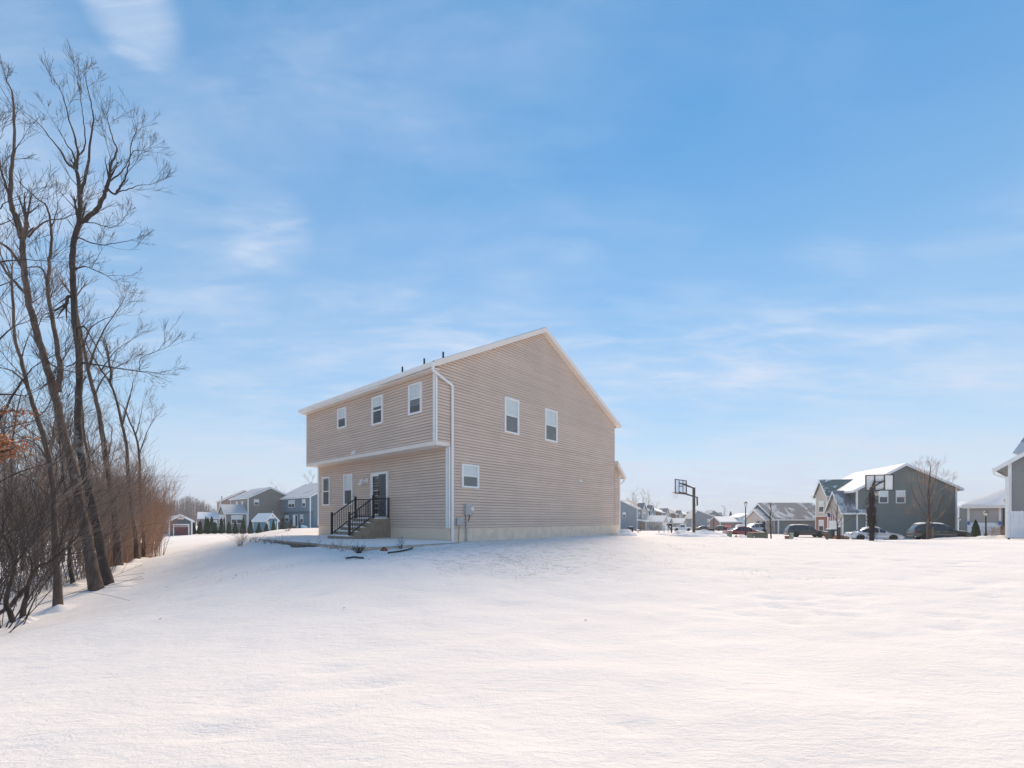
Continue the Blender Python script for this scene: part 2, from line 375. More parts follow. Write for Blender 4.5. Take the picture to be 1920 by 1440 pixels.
def axis_pts(lo, hi, step, far_lo, far_hi, g=1.12):
    a = list(np.arange(lo, hi+1e-6, step)); s = step; x = hi
    while x < far_hi: s *= g; x += s; a.append(x)
    s = step; x = lo; b = []
    while x > far_lo: s *= g; x -= s; b.append(x)
    return np.array(b[::-1]+a)
rngn = np.random.default_rng(5)
def vnoise(x, y, seed):
    g = np.random.default_rng(seed).random((256, 256)); xi = np.floor(x).astype(int); yi = np.floor(y).astype(int); fx = x-xi; fy = y-yi
    fx = fx*fx*(3-2*fx); fy = fy*fy*(3-2*fy); a = lambda i, j: g[(xi+i) % 256, (yi+j) % 256]
    return (a(0,0)*(1-fx)+a(1,0)*fx)*(1-fy)+(a(0,1)*(1-fx)+a(1,1)*fx)*fy-0.5
def build_ground():
    xs = axis_pts(-20, 20, 0.13, -700, 700); ys = axis_pts(0.5, 26, 0.11, -200, 900)
    X, Y = np.meshgrid(xs, ys); xy = np.stack([X.ravel(), Y.ravel()], 1); Z = tz_arr(xy)
    x, y = xy[:, 0], xy[:, 1]
    r = np.hypot(x, y); fade = np.clip(1.3-r/60, 0, 1)
    und = 0.055*vnoise(x*0.9, y*1.1, 1)+0.040*vnoise(x*2.1+9, y*2.3, 2)+0.018*vnoise(x*4.6, y*5.2, 3)
    # wind ripples drawn out across the slope
    c, s = math.cos(R(28)), math.sin(R(28)); xr, yr = x*c+y*s, -x*s+y*c
    und += 0.022*vnoise(xr*1.2, yr*5.0, 4)+0.011*vnoise(xr*3, yr*11, 7)
    Z = Z+und*fade*0.75
    # old footprints, half filled
    rr = random.Random(3)
    def dent(cx, cy, a, w, l, d):
        nonlocal Z
        m = (abs(x-cx) < 1) & (abs(y-cy) < 1)
        u = (x[m]-cx)*math.cos(a)+(y[m]-cy)*math.sin(a); v = -(x[m]-cx)*math.sin(a)+(y[m]-cy)*math.cos(a)
        Z[m] -= d*np.exp(-(u/l)**2-(v/w)**2)
    for px, py in ((1180,1372),(1560,1132),(1500,1126),(1460,1140),(1590,1155),(1540,1148),(470,1300),(615,1260),(700,1290),(390,1390),(780,1332),(620,1350),(440,1318)):
        q = ghit(px, py); dent(q.x, q.y, rr.uniform(-1, 1), 0.09, rr.uniform(0.16, 0.3), 0.05)
    for k in range(60):
        px, py = rr.uniform(1200, 1900), rr.uniform(1040, 1180); q = ghit(px, py); dent(q.x, q.y, rr.uniform(-.6, .6), 0.12, rr.uniform(.2, .5), rr.uniform(.015, .04))
    nx, ny = len(xs), len(ys)
    idx = np.arange(nx*ny).reshape(ny, nx)
    fs = np.stack([idx[:-1, :-1], idx[:-1, 1:], idx[1:, 1:], idx[1:, :-1]], -1).reshape(-1, 4)
    me = bpy.data.meshes.new('snow_ground'); me.from_pydata(np.stack([x, y, Z], 1).tolist(), [], fs.tolist())
    me.polygons.foreach_set('use_smooth', [True]*len(me.polygons)); me.materials.append(M['snow']); me.update()
    o = bpy.data.objects.new('snow_ground', me); COL.objects.link(o); tag(o, 'wide snow covered lawn sloping down to the bare trees', kind='structure')
build_ground()

# ------------------------------------------------------------------ the tan house
VR = (math.cos(R(48.8)), math.sin(R(48.8)))          # along the gable wall, away from the camera
HC = Vector((-2.353, 16.76, 0.70))                   # rear corner of the ground floor, at grade
house = thing('tan_house', 'two storey tan vinyl sided house with white trim standing alone in the snow', 'house', HC, R(48.8))
H_OV = -0.61; RIDGE_V, RIDGE_Z = 5.67, 9.80; W_R = 12.69; LEN = 10.42; Z_SB = 0.55; Z_SOF = 3.60; Z_UP = 3.76; Z_EAVE = 6.33
hr, ur = VR, (-VR[1], VR[0])
def on_wall(px, py, gable, off=0.0):                  # sight line through a pixel meets a wall: (distance along it, height above grade)
    k = (px-CX)/F
    if gable: o = (HC.x, HC.y); d = hr
    else: o = (HC.x+hr[0]*off, HC.y+hr[1]*off); d = ur
    t = (k*o[1]-o[0])/(d[0]-k*d[1]); D = o[1]+t*d[1]
    return t, EYE-(py-HY)/F*D-HC.z
GAB = (Vector((0, 0, 0)), Vector((1, 0, 0)), Vector((0, -1, 0)))
LOW = (Vector((0, 0, 0)), Vector((0, 1, 0)), Vector((-1, 0, 0)))
UPP = (Vector((H_OV, 0, 0)), Vector((0, 1, 0)), Vector((-1, 0, 0)))
rh = random.Random(11)
def lap_siding(fr, span, z0, z1, expo=0.114, proud=0.034):
    O, S, NN = fr; Z = Vector((0, 0, 1)); mb = MB(); n = int(round((z1-z0)/expo)); e = (z1-z0)/n
    for i in range(n):
        za, zb = z0+i*e, z0+(i+1)*e; a0, a1 = span(za+1e-4); b0, b1 = span(zb-1e-4)
        if a1-a0 < 0.05: continue
        cut = [a0]; s = a0+rh.uniform(0.8, 3.7)
        while s < a1-0.4: cut.append(s); s += 3.72
        cut.append(a1)
        for j in range(len(cut)-1):
            s0, s1 = cut[j], cut[j+1]; t0 = b0 if j == 0 else s0; t1 = b1 if j == len(cut)-2 else s1
            t0, t1 = max(t0, b0), min(t1, b1)
            if t1 <= t0: t0 = t1 = (b0+b1)/2
            p = proud+rh.uniform(-.003, .003); g = 0.0 if j == 0 else 0.0015; f = 0.70; lip = 0.0105
            L_ = lambda q, w: (s0+g+(t0-s0)*q) if w == 0 else (s1+(t1-s1)*q)
            A = []
            for q, n_ in ((lip/e, 0.004), (lip/e, p), (f, p-0.004), (1.0, 0.010)):
                zq = za+e*q
                A += [O+S*L_(q, 0)+Z*zq+NN*n_, O+S*L_(q, 1)+Z*zq+NN*n_]
            mb.add(A, ((0,1,3,2),(2,3,5,4),(4,5,7,6)))
    o = mb.build('siding', M['siding'], house, recalc=False); o['kind'] = 'stuff'; return o
def gable_span(z):
    zl = 6.46; sl = (RIDGE_Z-0.16-zl)/(RIDGE_V-H_OV); sr = (RIDGE_Z-0.16-6.46)/(W_R-RIDGE_V)
    lo = H_OV if z > Z_UP-0.10 else 0.0
    if z > zl: lo = H_OV+(z-zl)/sl
    hi = W_R
    if z > 6.46: hi = W_R-(z-6.46)/sr
    return lo, hi
lap_siding(GAB, gable_span, Z_SB, RIDGE_Z-0.18)
lap_siding(GAB, lambda z: (W_R+.03, 13.30 if z < 3.40 else 13.30-(z-3.40)/.95), Z_SB, 3.98)
lap_siding(LOW, lambda z: (0.0, LEN), Z_SB, Z_SOF)
lap_siding(UPP, lambda z: (0.0, LEN), Z_UP, Z_EAVE)
core = MB()
core.box(0.0, 0.001, 0.0, W_R, LEN, Z_UP)
core.prism([(H_OV, Z_UP-.002), (W_R, Z_UP-.002), (W_R, 6.36), (RIDGE_V, RIDGE_Z-0.32), (H_OV, 6.38)], 0.001, LEN, 'y')
core.build('wall', M['lap_shade'], house)
# porch bay at the street side, one storey, lean-to roof
bay = MB(); bay.prism([(W_R-.01, 0), (13.33, 0), (13.33, 3.44), (W_R-.01, 4.08)], 0.0, LEN, 'y'); bay.build('bay_wall', M['lap_shade'], house)
bs = MB(); bs.prism([(W_R+.004, 4.10), (13.62, 3.36), (13.62, 3.52), (W_R+.004, 4.30)], -0.22, LEN, 'y'); bs.build('bay_roof', M['cream'], house)
# foundation: poured panels along the gable, form-patterned wall along the back
f = MB()
f.face_box(LOW, 0.0, LEN, -0.35, Z_SB-.004, -0.25, 0.002); fo = f.build('foundation', plain('foundation_back', (0.66, 0.59, 0.48), 0.85, 0.06, 3), house)
t = NT('foundation_form'); t.b.inputs['Roughness'].default_value = 0.85
bt = t.node('ShaderNodeTexBrick'); mpn = t.node('ShaderNodeMapping'); mpn.inputs['Rotation'].default_value = (0, R(90), 0)
cmb = t.node('ShaderNodeCombineXYZ'); spn = t.node('ShaderNodeSeparateXYZ'); t.link(t.coord(), spn.inputs[0]); t.link(spn.outputs[1], cmb.inputs[0]); t.link(spn.outputs[2], cmb.inputs[1]); t.link(cmb.outputs[0], bt.inputs['Vector'])
bt.inputs['Scale'].default_value = 5.0; bt.inputs['Color1'].default_value = (0.79, 0.66, 0.525, 1); bt.inputs['Color2'].default_value = (0.76, 0.63, 0.50, 1); bt.inputs['Mortar'].default_value = (0.66, 0.55, 0.42, 1); bt.inputs['Mortar Size'].default_value = 0.03
t.color(bt.outputs['Color']); t.bump(bt.outputs['Fac'], -0.5, 0.01); fo.data.materials[0] = t.m
k = 0; s = 0.0
while s < 13.30:
    e = min(s+1.22, 13.33); g = MB(); g.face_box(GAB, s+.005, e-.005, -0.35, Z_SB-.004, -0.25, 0.006+0.004*(k % 2))
    g.build('foundation_panel', M['found'], house); s = e; k += 1
# white corner boards
for fr, s0, s1, z0, z1, n1 in ((LOW, -0.03, 0.13, Z_SB, Z_SOF-.01, 0.056), (UPP, -0.03, 0.13, Z_UP-.02, Z_EAVE-.02, 0.056), (LOW, LEN-.12, LEN+.03, Z_SB, Z_SOF-.01, 0.05), (UPP, LEN-.08, LEN+.02, Z_UP, Z_EAVE-.02, 0.045),
                               (GAB, -0.056, 0.03, Z_SB, Z_SOF-.01, 0.042), (GAB, H_OV-.056, H_OV+.02, Z_UP-.02, Z_EAVE-.02, 0.042), (GAB, W_R-.02, W_R+.03, 4.2, 6.3, 0.03), (GAB, 13.27, 13.36, Z_SB, 3.4, 0.04)):
    c = MB(); c.face_box(fr, s0, s1, z0, z1, 0.0, n1); c.build('corner_board', M['white'], house)
# overhang of the upper floor: soffit and band board
c = MB(); c.box(H_OV-.03, -0.03, Z_SOF, 0.02, LEN+.03, Z_UP-.005); c.build('overhang_band', M['cream'], house)
# roof slabs, rakes, fascia, gutter
SL = (RIDGE_Z-6.52)/(RIDGE_V-(H_OV-.30)); SRR = (RIDGE_Z-6.50)/((W_R+.32)-RIDGE_V)
rf = MB(); ye0, ye1 = -0.24, LEN+0.12
rf.prism([(H_OV-.30, 6.47), (RIDGE_V, RIDGE_Z-.06), (RIDGE_V, RIDGE_Z+.04), (H_OV-.30, 6.53)], ye0+.03, ye1, 'y')
rf.prism([(RIDGE_V, RIDGE_Z-.06), (W_R+.32, 6.43), (W_R+.32, 6.49), (RIDGE_V, RIDGE_Z+.04)], ye0+.03, ye1, 'y')
roof = rf.build('roof', M['shingle'], house)
for a, b in (((H_OV-.28, 6.41), (RIDGE_V, RIDGE_Z-.08)), ((RIDGE_V, RIDGE_Z-.08), (W_R+.30, 6.38))):
    c = MB(); d = 0.22; c.prism([(a[0], a[1]-d*.45), (b[0], b[1]-d*.55), (b[0], b[1]+.10), (a[0], a[1]+.12)], ye0-.02, ye0+.025, 'y'); c.build('rake_board', M['cream'], house)
    c = MB(); c.prism([(a[0], a[1]-d*.40), (b[0], b[1]-d*.50), (b[0], b[1]-d*.42), (a[0], a[1]-d*.32)], ye0+.026, 0.0, 'y'); c.build('rake_soffit', M['cream'], house)
c = MB(); c.box(H_OV-.27, ye0+.03, 6.27, H_OV+.01, ye1, 6.31); c.build('eave_soffit', M['cream'], house)
c = MB(); c.prism([(H_OV-.40, 6.40), (H_OV-.36, 6.32), (H_OV-.28, 6.32), (H_OV-.28, 6.47), (H_OV-.41, 6.47)], ye0-.02, ye1, 'y'); c.build('gutter', M['white'], house)
c = MB(); c.prism([(W_R+.42, 6.36), (W_R+.38, 6.28), (W_R+.30, 6.28), (W_R+.30, 6.42), (W_R+.43, 6.42)], ye0-.02, ye1, 'y'); c.build('gutter', M['white'], house)
c = MB(); c.prism([(13.74, 3.40), (13.70, 3.31), (13.62, 3.31), (13.62, 3.45), (13.75, 3.45)], -0.25, LEN, 'y'); c.build('gutter', M['white'], house)
c = MB(); c.prism([(W_R+.002, 3.98), (13.60, 3.26), (13.60, 3.48), (W_R+.002, 4.26)], -0.262, -0.225, 'y'); c.build('rake_board', M['cream'], house)
# downspouts
def spout(pts, w=0.085):
    c = MB()
    for a, b in zip(pts[:-1], pts[1:]): c.bar(a, b, w, w*0.8, up=(0, 1, 0))
    return c.build('downspout', M['white'], house, bevel=0.01)
spout([(H_OV-.33, -0.20, 6.36), (H_OV-.30, -0.18, 6.20), (0.07, -0.085, 5.90), (0.09, -0.085, 5.80), (0.09, -0.085, -0.02), (0.06, -0.22, -0.10)])
spout([(13.68, -0.15, 3.33), (13.66, -0.12, 3.15), (13.42, 0.04, 2.95), (13.42, 0.04, 0.0)])
c = MB(); c.box(0.02, -0.32, -0.10, 0.17, -0.05, -0.03); c.build('splash_outlet', M['black'], house)
# plumbing vents on the rear slope (pixel column, row of tip)
for px, py, v in ((754.5, 690, 1.2), (795.5, 677, 1.2), (831, 663, 1.5)):
    x = v-0.61; kx = (px-CX)/F
    ox, oy = HC.x+hr[0]*x, HC.y+hr[1]*x; tt = (kx*oy-ox)/(ur[0]-kx*ur[1])
    zt = EYE-(py-HY)/F*(oy+tt*ur[1])-HC.z
    zr = 6.52+SL*(x-(H_OV-.30))
    g = MB(); g.lathe([(0.09, zr-.05), (0.085, zr+.02), (0.038, zr+.04), (0.038, max(zt, zr+.32))], 10, (x, tt, 0)); g.build('vent_pipe', M['black'], roof)

def window(fr, s0, s1, z0, z1, parent, split=0.5, screen=True, blind_to=None, n0=0.032, trim=0.07, fm=None, room=None):
    fm = fm or M['white']; w = MB()
    w.face_box(fr, s0, s0+trim, z0, z1, 0, n0+.055); w.face_box(fr, s1-trim, s1, z0, z1, 0, n0+.055)
    w.face_box(fr, s0+trim, s1-trim, z0, z0+trim, 0, n0+.053); w.face_box(fr, s0+trim, s1-trim, z1-trim, z1, 0, n0+.053)
    f = w.build('window', fm, parent)
    zm = z0+(z1-z0)*split; a, b, lo, hi = s0+trim, s1-trim, z0+trim, z1-trim
    w = MB(); w.face_box(fr, a, b, zm-.025, zm+.025, n0, n0+.046); w.face_box(fr, a, a+.03, zm+.025, hi, n0+.002, n0+.040); w.face_box(fr, b-.03, b, zm+.025, hi, n0+.002, n0+.040); w.face_box(fr, a, a+.03, lo, zm-.025, n0+.002, n0+.034); w.face_box(fr, b-.03, b, lo, zm-.025, n0+.002, n0+.034)
    w.build('sash', fm, f)
    w = MB(); w.face_box(fr, a+.001, b-.001, lo+.001, hi-.001, 0.001, n0+.003); w.build('interior', room or M['dark'], f)
    bl = hi-(hi-lo)*(blind_to if blind_to is not None else 1.0); z = hi; w = MB(); O, S, NN = fr; Z = Vector((0, 0, 1))
    if hi-bl > 0.05:
        while z > bl+.02:
            w.quad(O+S*(a+.02)+Z*z+NN*(n0+.006), O+S*(b-.02)+Z*z+NN*(n0+.006), O+S*(b-.02)+Z*(z-.046)+NN*(n0+.013), O+S*(a+.02)+Z*(z-.046)+NN*(n0+.013)); z -= .046
        w.build('blind', M['blind'], f, recalc=False)
    w = MB(); w.face_box(fr, a+.02, b-.02, zm+.02, hi, n0+.020, n0+.024); w.build('pane', M['glass'], f)
    w = MB(); w.face_box(fr, a+.02, b-.02, lo, zm-.02, n0+.016, n0+.020); w.build('pane', M['glass'], f)
    if screen:
        w = MB(); w.quad(O+S*(a+.005)+Z*(lo+.005)+NN*(n0+.030), O+S*(b-.005)+Z*(lo+.005)+NN*(n0+.030), O+S*(b-.005)+Z*(zm-.02)+NN*(n0+.030), O+S*(a+.005)+Z*(zm-.02)+NN*(n0+.030)); w.build('insect_screen', M['screen'], f, recalc=False)
    return f
def win_px(fr, gable, off, pxl, pxr, pyt, pyb, ref, **k):     # pyt/pyb read at the near jamb 'ref' ('l' or 'r')
    a = on_wall(pxl, 0, gable, off)[0]; b = on_wall(pxr, 0, gable, off)[0]
    p = pxl if ref == 'l' else pxr
    z1 = on_wall(p, pyt, gable, off)[1]; z0 = on_wall(p, pyb, gable, off)[1]
    return window(fr, min(a, b), max(a, b), z0, z1, house, **k)
win_px(UPP, False, H_OV, 635, 651.5, 763, 801, 'r', blind_to=0.62)
win_px(UPP, False, H_OV, 699.7, 719.9, 740, 794, 'r', blind_to=0.35)
win_px(UPP, False, H_OV, 768.3, 792.7, 715, 774, 'r', blind_to=0.75)
win_px(LOW, False, 0, 606.7, 620.5, 894, 948, 'r', blind_to=0.0)
win_px(LOW, False, 0, 646.8, 663.2, 888.5, 947, 'r', blind_to=0.55)
win_px(GAB, True, 0, 944.4, 971.0, 743.7, 810.4, 'l', blind_to=1.0)
win_px(GAB, True, 0, 1020, 1043, 765.3, 825.5, 'l', blind_to=1.0)
win_px(GAB, True, 0, 864, 896, 869, 914, 'l', blind_to=1.0)
# sliding patio door
a = on_wall(729.3, 0, False)[0]; b = on_wall(698.3, 0, False)[0]; z1 = on_wall(729, 884, False)[1]; z0 = 0.93
d = MB(); tr = 0.085
d.face_box(LOW, a, a+tr, z0, z1, 0, .095); d.face_box(LOW, b-tr, b, z0, z1, 0, .095); d.face_box(LOW, a+tr, b-tr, z1-tr, z1, 0, .083); d.face_box(LOW, a+tr, b-tr, z0, z0+.10, 0, .09)
door = d.build('sliding_door', M['white'], house)
mid = (a+b)/2
d = MB()
for s0, s1, n in ((a+tr, mid+.03, .062), (mid-.03, b-tr, .080)):
    for q in ((s0, s0+.055, z0+.1, z1-tr), (s1-.055, s1, z0+.1, z1-tr)): d.face_box(LOW, *q, n-.022, n)
    for q in ((s0+.055, s1-.055, z0+.1, z0+.20), (s0+.055, s1-.055, z1-tr-.07, z1-tr)): d.face_box(LOW, *q, n-.022, n-.002)
d.build('door_sash', M['white'], door)
d = MB(); d.face_box(LOW, a+tr, b-tr, z0+.1, z1-tr, 0.002, .034); d.build('interior', M['dark'], door)
for s0, s1, n in ((a+tr+.055, mid-.02, .050), (mid+.02, b-tr-.055, .068)):
    d = MB(); d.face_box(LOW, s0, s1, z0+.2, z1-tr-.07, n-.003, n+.001); d.build('pane', M['glass'], door)
d = MB(); d.face_box(LOW, a+tr+.02, mid+.02, z0+.12, z1-tr-.01, .084, .086); d.build('insect_screen', M['screen'], door)
d = MB(); d.face_box(LOW, mid-.012, mid+.018, z0+1.0, z0+1.22, .082, .115); d.build('handle', M['black'], door, bevel=.006)
# lamp beside the door, exhaust hoods, meter, cable box
s, z = on_wall(686.5, 903, False)
l = MB(); l.face_box(LOW, s-.18, s-.08, z-.06, z+.14, .02, .06); l.bar((-.05, s-.13, z+.06), (-.16, s-.02, z+.04), .03); l.bar((-.05, s-.13, z+.02), (-.16, s+.04, z-.06), .03)
lm = l.build('floodlight', M['white'], house)
for dy, dz in ((0.0, .03), (.12, -.09)):
    g = MB(); g.lathe([(.03, 0), (.05, -.03), (.085, -.15), (.075, -.155), (0, -.13)], 12); g.build('lamp_shade', M['white'], lm, loc=(-.17, s+dy, z+dz+.05), rot=(R(28), R(30), 0))
s, z = on_wall(665.5, 849, False, H_OV); l = MB(); l.prism([(0, 0), (.13, 0), (.13, .04), (.02, .2), (0, .2)], -.09, .09, 'y')
l.build('vent_hood', M['white'], house, loc=(H_OV-.02, s, z-.1), rot=(0, 0, R(180)))
s, z = on_wall(1087.5, 902, True); l = MB(); l.face_box(GAB, s-.08, s+.08, z-.06, z+.06, .015, .05); l.bar((s, -.05, z), (s+.03, -.16, z-.02), .05); l.build('hose_bib', M['white'], house)
s0 = on_wall(869, 0, True)[0]; s1 = on_wall(884.5, 0, True)[0]; zt = on_wall(870, 945, True)[1]; zb = on_wall(870, 965.5, True)[1]
l = MB(); l.face_box(GAB, s0, s1-.06, zb, zt, .02, .15); mt = l.build('meter_box', M['steel'], house, bevel=.012)
l = MB(); l.lathe([(.095, 0), (.095, .05), (.085, .10), (.06, .125), (0, .13)], 18); l.build('meter_dial', M['lampglass'], mt, loc=((s0+s1)/2+.03, -.15, (zb+zt)/2+.02), rot=(R(90), 0, 0), smooth=False)
l = MB(); xs_ = on_wall(872.5, 0, True)[0]; l.tube([(xs_, -.075, zb), (xs_, -.075, -.15)], .035, 10); l.build('conduit', M['steel'], mt)
l = MB(); xs_ = on_wall(879, 0, True)[0]; l.tube([(xs_, -.05, zb), (xs_-.02, -.05, zb-.15), (xs_-.09, -.05, zb-.25)], .012, 6); l.build('ground_wire', M['black'], mt)
s0 = on_wall(853.7, 0, True)[0]; s1 = on_wall(864.7, 0, True)[0]; zt = on_wall(854, 970.8, True)[1]; zb = on_wall(854, 985.5, True)[1]
l = MB(); l.face_box(GAB, s0, s1, zb, zt, .02, .13); cb = l.build('cable_box', M['steel'], house, bevel=.035)
l = MB(); l.tube([((s0+s1)/2, -.06, zb+.02), ((s0+s1)/2-.02, -.05, zb-.3), ((s0+s1)/2-.05, -.08, -.15)], .009, 6); l.build('cable', M['black'], cb)

# ------------------------------------------------------------------ concrete steps with black railing
st = thing('entry_steps', 'brown concrete entry steps with black railing below the sliding door', 'steps', HC, R(48.8))
SU0, SU1, LD, RISE, RUN = 3.80, 5.42, 0.86, 0.176, 0.285; LZ = 0.90
pr = [(0.0, -0.12), (-LD-4*RUN, -0.12)]
zt = LZ-4*RISE; x = -LD-4*RUN
for i in range(5): pr.append((x, zt+i*RISE)); x += RUN; pr.append((min(x, 0) if i < 4 else 0.0, zt+i*RISE))
def step_poly():
    c = MB(); c.prism(pr, SU0, SU1, 'y'); return c
step_poly().build('step_block', M['conc'], st)
rs = random.Random(4)
for i in range(5):
    x0 = -LD-4*RUN+i*RUN+.015; x1 = x0+RUN-.03 if i < 4 else -0.10; z = zt+i*RISE; h = .055 if i < 4 else .07
    c = MB(); n = 16
    lo, hi = [], []
    rowsL = []
    for jx in range(4):
        row = []
        for jy in range(n+1):
            fx, fy = jx/3, jy/n; y = SU0+.015+fy*(SU1-SU0-.03)
            e = min(1, min(fx, 1-fx)*5+.0, min(fy, 1-fy)*14)
            ex = (rs.uniform(0, .05) if jx == 0 else 0)
            row.append((x0+(x1-x0)*fx+ex, y, z+.004+h*(.25+.75*e)*(0.8+rs.uniform(0, .35))))
        rowsL.append(row)
    vs_ = [p for r_ in rowsL for p in r_]; m = n+1
    fs_ = [(a*m+b, a*m+b+1, (a+1)*m+b+1, (a+1)*m+b) for a in range(3) for b in range(n)]
    base = len(vs_)
    rim = [b for b in range(m)]+[a*m+n for a in range(1, 4)]+[3*m+b for b in range(n-1, -1, -1)]+[a*m for a in range(2, 0, -1)]
    lowv = [(vs_[i_][0], vs_[i_][1], z+.003) for i_ in rim]
    c.add(vs_+lowv, fs_+[(rim[q], rim[(q+1) % len(rim)], base+(q+1) % len(rim), base+q) for q in range(len(rim))])
    c.build('snow_cap', M['snow_cap'], st, smooth=True)
def rail(y):
    xb, xt = -LD-4*RUN+.14, -LD+.08; zb_, zt_ = LZ-4*RISE, LZ
    for x, z in ((xb, zb_), (xt, zt_)):
        c = MB(); c.box(x-.04, y-.04, z, x+.04, y+.04, z+.96); c.box(x-.075, y-.075, z, x+.075, y+.075, z+.018); c.box(x-.047, y-.047, z+.96, x+.047, y+.047, z+.985); c.build('post', M['black'], st, bevel=.004)
    for h in (.86, .12):
        c = MB(); c.bar((xb+.04, y, zb_+h), (xt-.04, y, zt_+h), .045, .04); c.bar((xt+.04, y, zt_+h), (-.03, y, zt_+h), .045, .04); c.build('hand_rail', M['black'], st)
    n = 9
    for i in range(1, n+1):
        fx = i/(n+1); x = xb+.04+(xt-xb-.08)*fx; z = zb_+(zt_-zb_)*(0.04+fx*.92)
        c = MB(); c.box(x-.009, y-.009, z+.13, x+.009, y+.009, z+.85); c.build('baluster', M['black'], st)
    for i in range(1, 8):
        x = xt+.04+(-.06-xt)*i/8; c = MB(); c.box(x-.009, y-.009, zt_+.13, x+.009, y+.009, zt_+.85); c.build('baluster', M['black'], st)
    c = MB(); c.box(-.055, y-.03, zt_+.04, -.025, y+.03, zt_+.93); c.build('wall_bracket', M['black'], st)
rail(SU0+.09); rail(SU1-.09)

# ------------------------------------------------------------------ patio slab under snow, its edging, bed plants
pt = thing('patio', 'snow covered concrete patio slab with bare front edge behind the house', 'patio', HC, R(48.8))
c = MB(); c.prism([(-3.9, -0.6), (-0.01, -0.6), (-0.01, 9.8), (-3.9, 9.8)], -0.22, 0.03, 'z'); c.build('slab', M['patio'], pt)
c = MB(); nx_, ny_ = 26, 60; vs_, fs_ = [], []
for i in range(nx_+1):
    for j in range(ny_+1):
        x = -3.82+3.80*i/nx_; y = -0.55+10.3*j/ny_
        bare = 1.35 if True else 0
        edge = min(1, (x+3.88)*3.0, (y+.62)*1.2, (9.85-y)*3)
        # wind has bared the front corner of the slab
        q = max(0, min(1, (y+.6)/1.9+(x+3.9)/1.6-0.55+0.25*math.sin(y*5+x*3)))
        z = .034+(.055*edge+.012*math.sin(3*x+2*y)*edge)*q-(.012 if q < .05 else 0)
        vs_.append((x, y, z))
m = ny_+1
fs_ = [(a*m+b, a*m+b+1, (a+1)*m+b+1, (a+1)*m+b) for a in range(nx_) for b in range(ny_)]
c.add(vs_, fs_); c.build('snow_cover', M['snow_cap'], pt, smooth=True)
for y0, y1, z in ((2.3, 4.9, -.015), (5.0, 7.4, .0), (7.45, 9.85, .0)):
    c = MB(); c.box(-4.06, y0, -.24, -3.915, y1-.02, z); c.build('edging_timber', M['timber'], pt, bevel=.015)
def local(v, u): return Vector((HC.x+hr[0]*v+ur[0]*u, HC.y+hr[1]*v+ur[1]*u, 0))
# loose timber, black edging strips, stones
def ground_strip(name, label, cat, pxs, w, h, m, sag=0.0):
    P = [ghit(px, py) for px, py in pxs]; o = P[0].copy(); th = thing(name, label, cat, o); c = MB()
    for a, b in zip(P[:-1], P[1:]):
        c.bar(a-o+Vector((0, 0, h*.45)), b-o+Vector((0, 0, h*.45)), w, h)
    c.build('strip', m, th, bevel=.006); return th
ground_strip('garden_timber', 'dark weathered timber half buried in the bed below the patio edge', 'timber', [(547, 1025), (560, 1027.5), (576, 1027)], .09, .09, M['timber'])
ground_strip('lawn_edging', 'curved black plastic lawn edging lying loose right of the brown stone', 'edging', [(727, 1039), (745, 1036), (762, 1033), (772, 1030), (774, 1027.5)], .025, .05, M['black'])
ground_strip('lawn_edging', 'short black edging strip lying on snow in front of the large dead clump', 'edging', [(648, 1048), (664, 1047.5), (682, 1048)], .025, .045, M['black'])
def rock(label, px, py, sx, sy, sz, seed, m=None):
    rr = random.Random(seed); p = ghit(px, py); c = MB(); vs_, n, k = [], 9, 5
    for i in range(k+1):
        a = math.pi*i/k/1.9
        for j in range(n):
            b = 2*math.pi*j/n; q = rr.uniform(.85, 1.1)
            vs_.append((sx*math.cos(b)*math.cos(a)*q if i < k else 0, sy*math.sin(b)*math.cos(a)*q if i < k else 0, sz*math.sin(a)*q-.04))
    fs_ = [(i*n+j, i*n+(j+1) % n, (i+1)*n+(j+1) % n, (i+1)*n+j) for i in range(k) for j in range(n)]
    c.add(vs_, fs_); o = c.build('garden_stone', m or M['rust'], None, loc=p); tag(o, label, 'stone', 'stones in the planting bed')
rock('reddish brown stone at the bare front corner of the patio', 720, 1033, .13, .10, .15, 1)
rock('larger reddish stone against the timber edging of the patio', 590, 1021.5, .20, .12, .13, 2)
rock('smaller reddish stone left of the other one at the timber edging', 579, 1021, .12, .10, .11, 3)

# ------------------------------------------------------------------ bare plants
def rvec(r): 
    while True:
        v = Vector((r.uniform(-1, 1), r.uniform(-1, 1), r.uniform(-1, 1)))
        if 0.05 < v.length < 1: return v.normalized()
def grow(mb, p, d, L, r0, lvl, r, up=0.20, wob=0.12, kids=(2, 5), ang=(16, 44), tip=0.003, kl=(0.45, 0.85), sub=None):
    n = max(3, min(7, int(L/0.28))); pts = [p.copy()]; q = p.copy(); d = d.normalized(); ds = [d.copy()]
    for i in range(n):
        d = (d+rvec(r)*wob+Vector((0, 0, up*0.5))).normalized(); q = q+d*(L/n); pts.append(q.copy()); ds.append(d.copy())
    rs = [max(tip, r0*(1-0.78*i/n)) for i in range(n+1)]
    (mb if sub is None or r0 > sub[1] else sub[0]).tube(pts, rs, 8 if r0 > .05 else 5 if r0 > .018 else 3, caps=r0 > .018)
    if lvl > 0:
        for k in range(r.randint(*kids)):
            t = r.uniform(0.22, 0.97)*n; i = min(n-1, int(t)); b = pts[i].lerp(pts[i+1], t-i); t_ = ds[i]
            s = t_.cross(rvec(r)); s.normalize(); a = R(r.uniform(*ang))
            nd = t_*math.cos(a)+s*math.sin(a)+Vector((0, 0, up))
            grow(mb, b, nd, L*r.uniform(*kl)*(1.15-0.45*t/n), rs[i]*r.uniform(.42, .62), lvl-1, r, up, wob, kids, ang, tip, kl, sub)
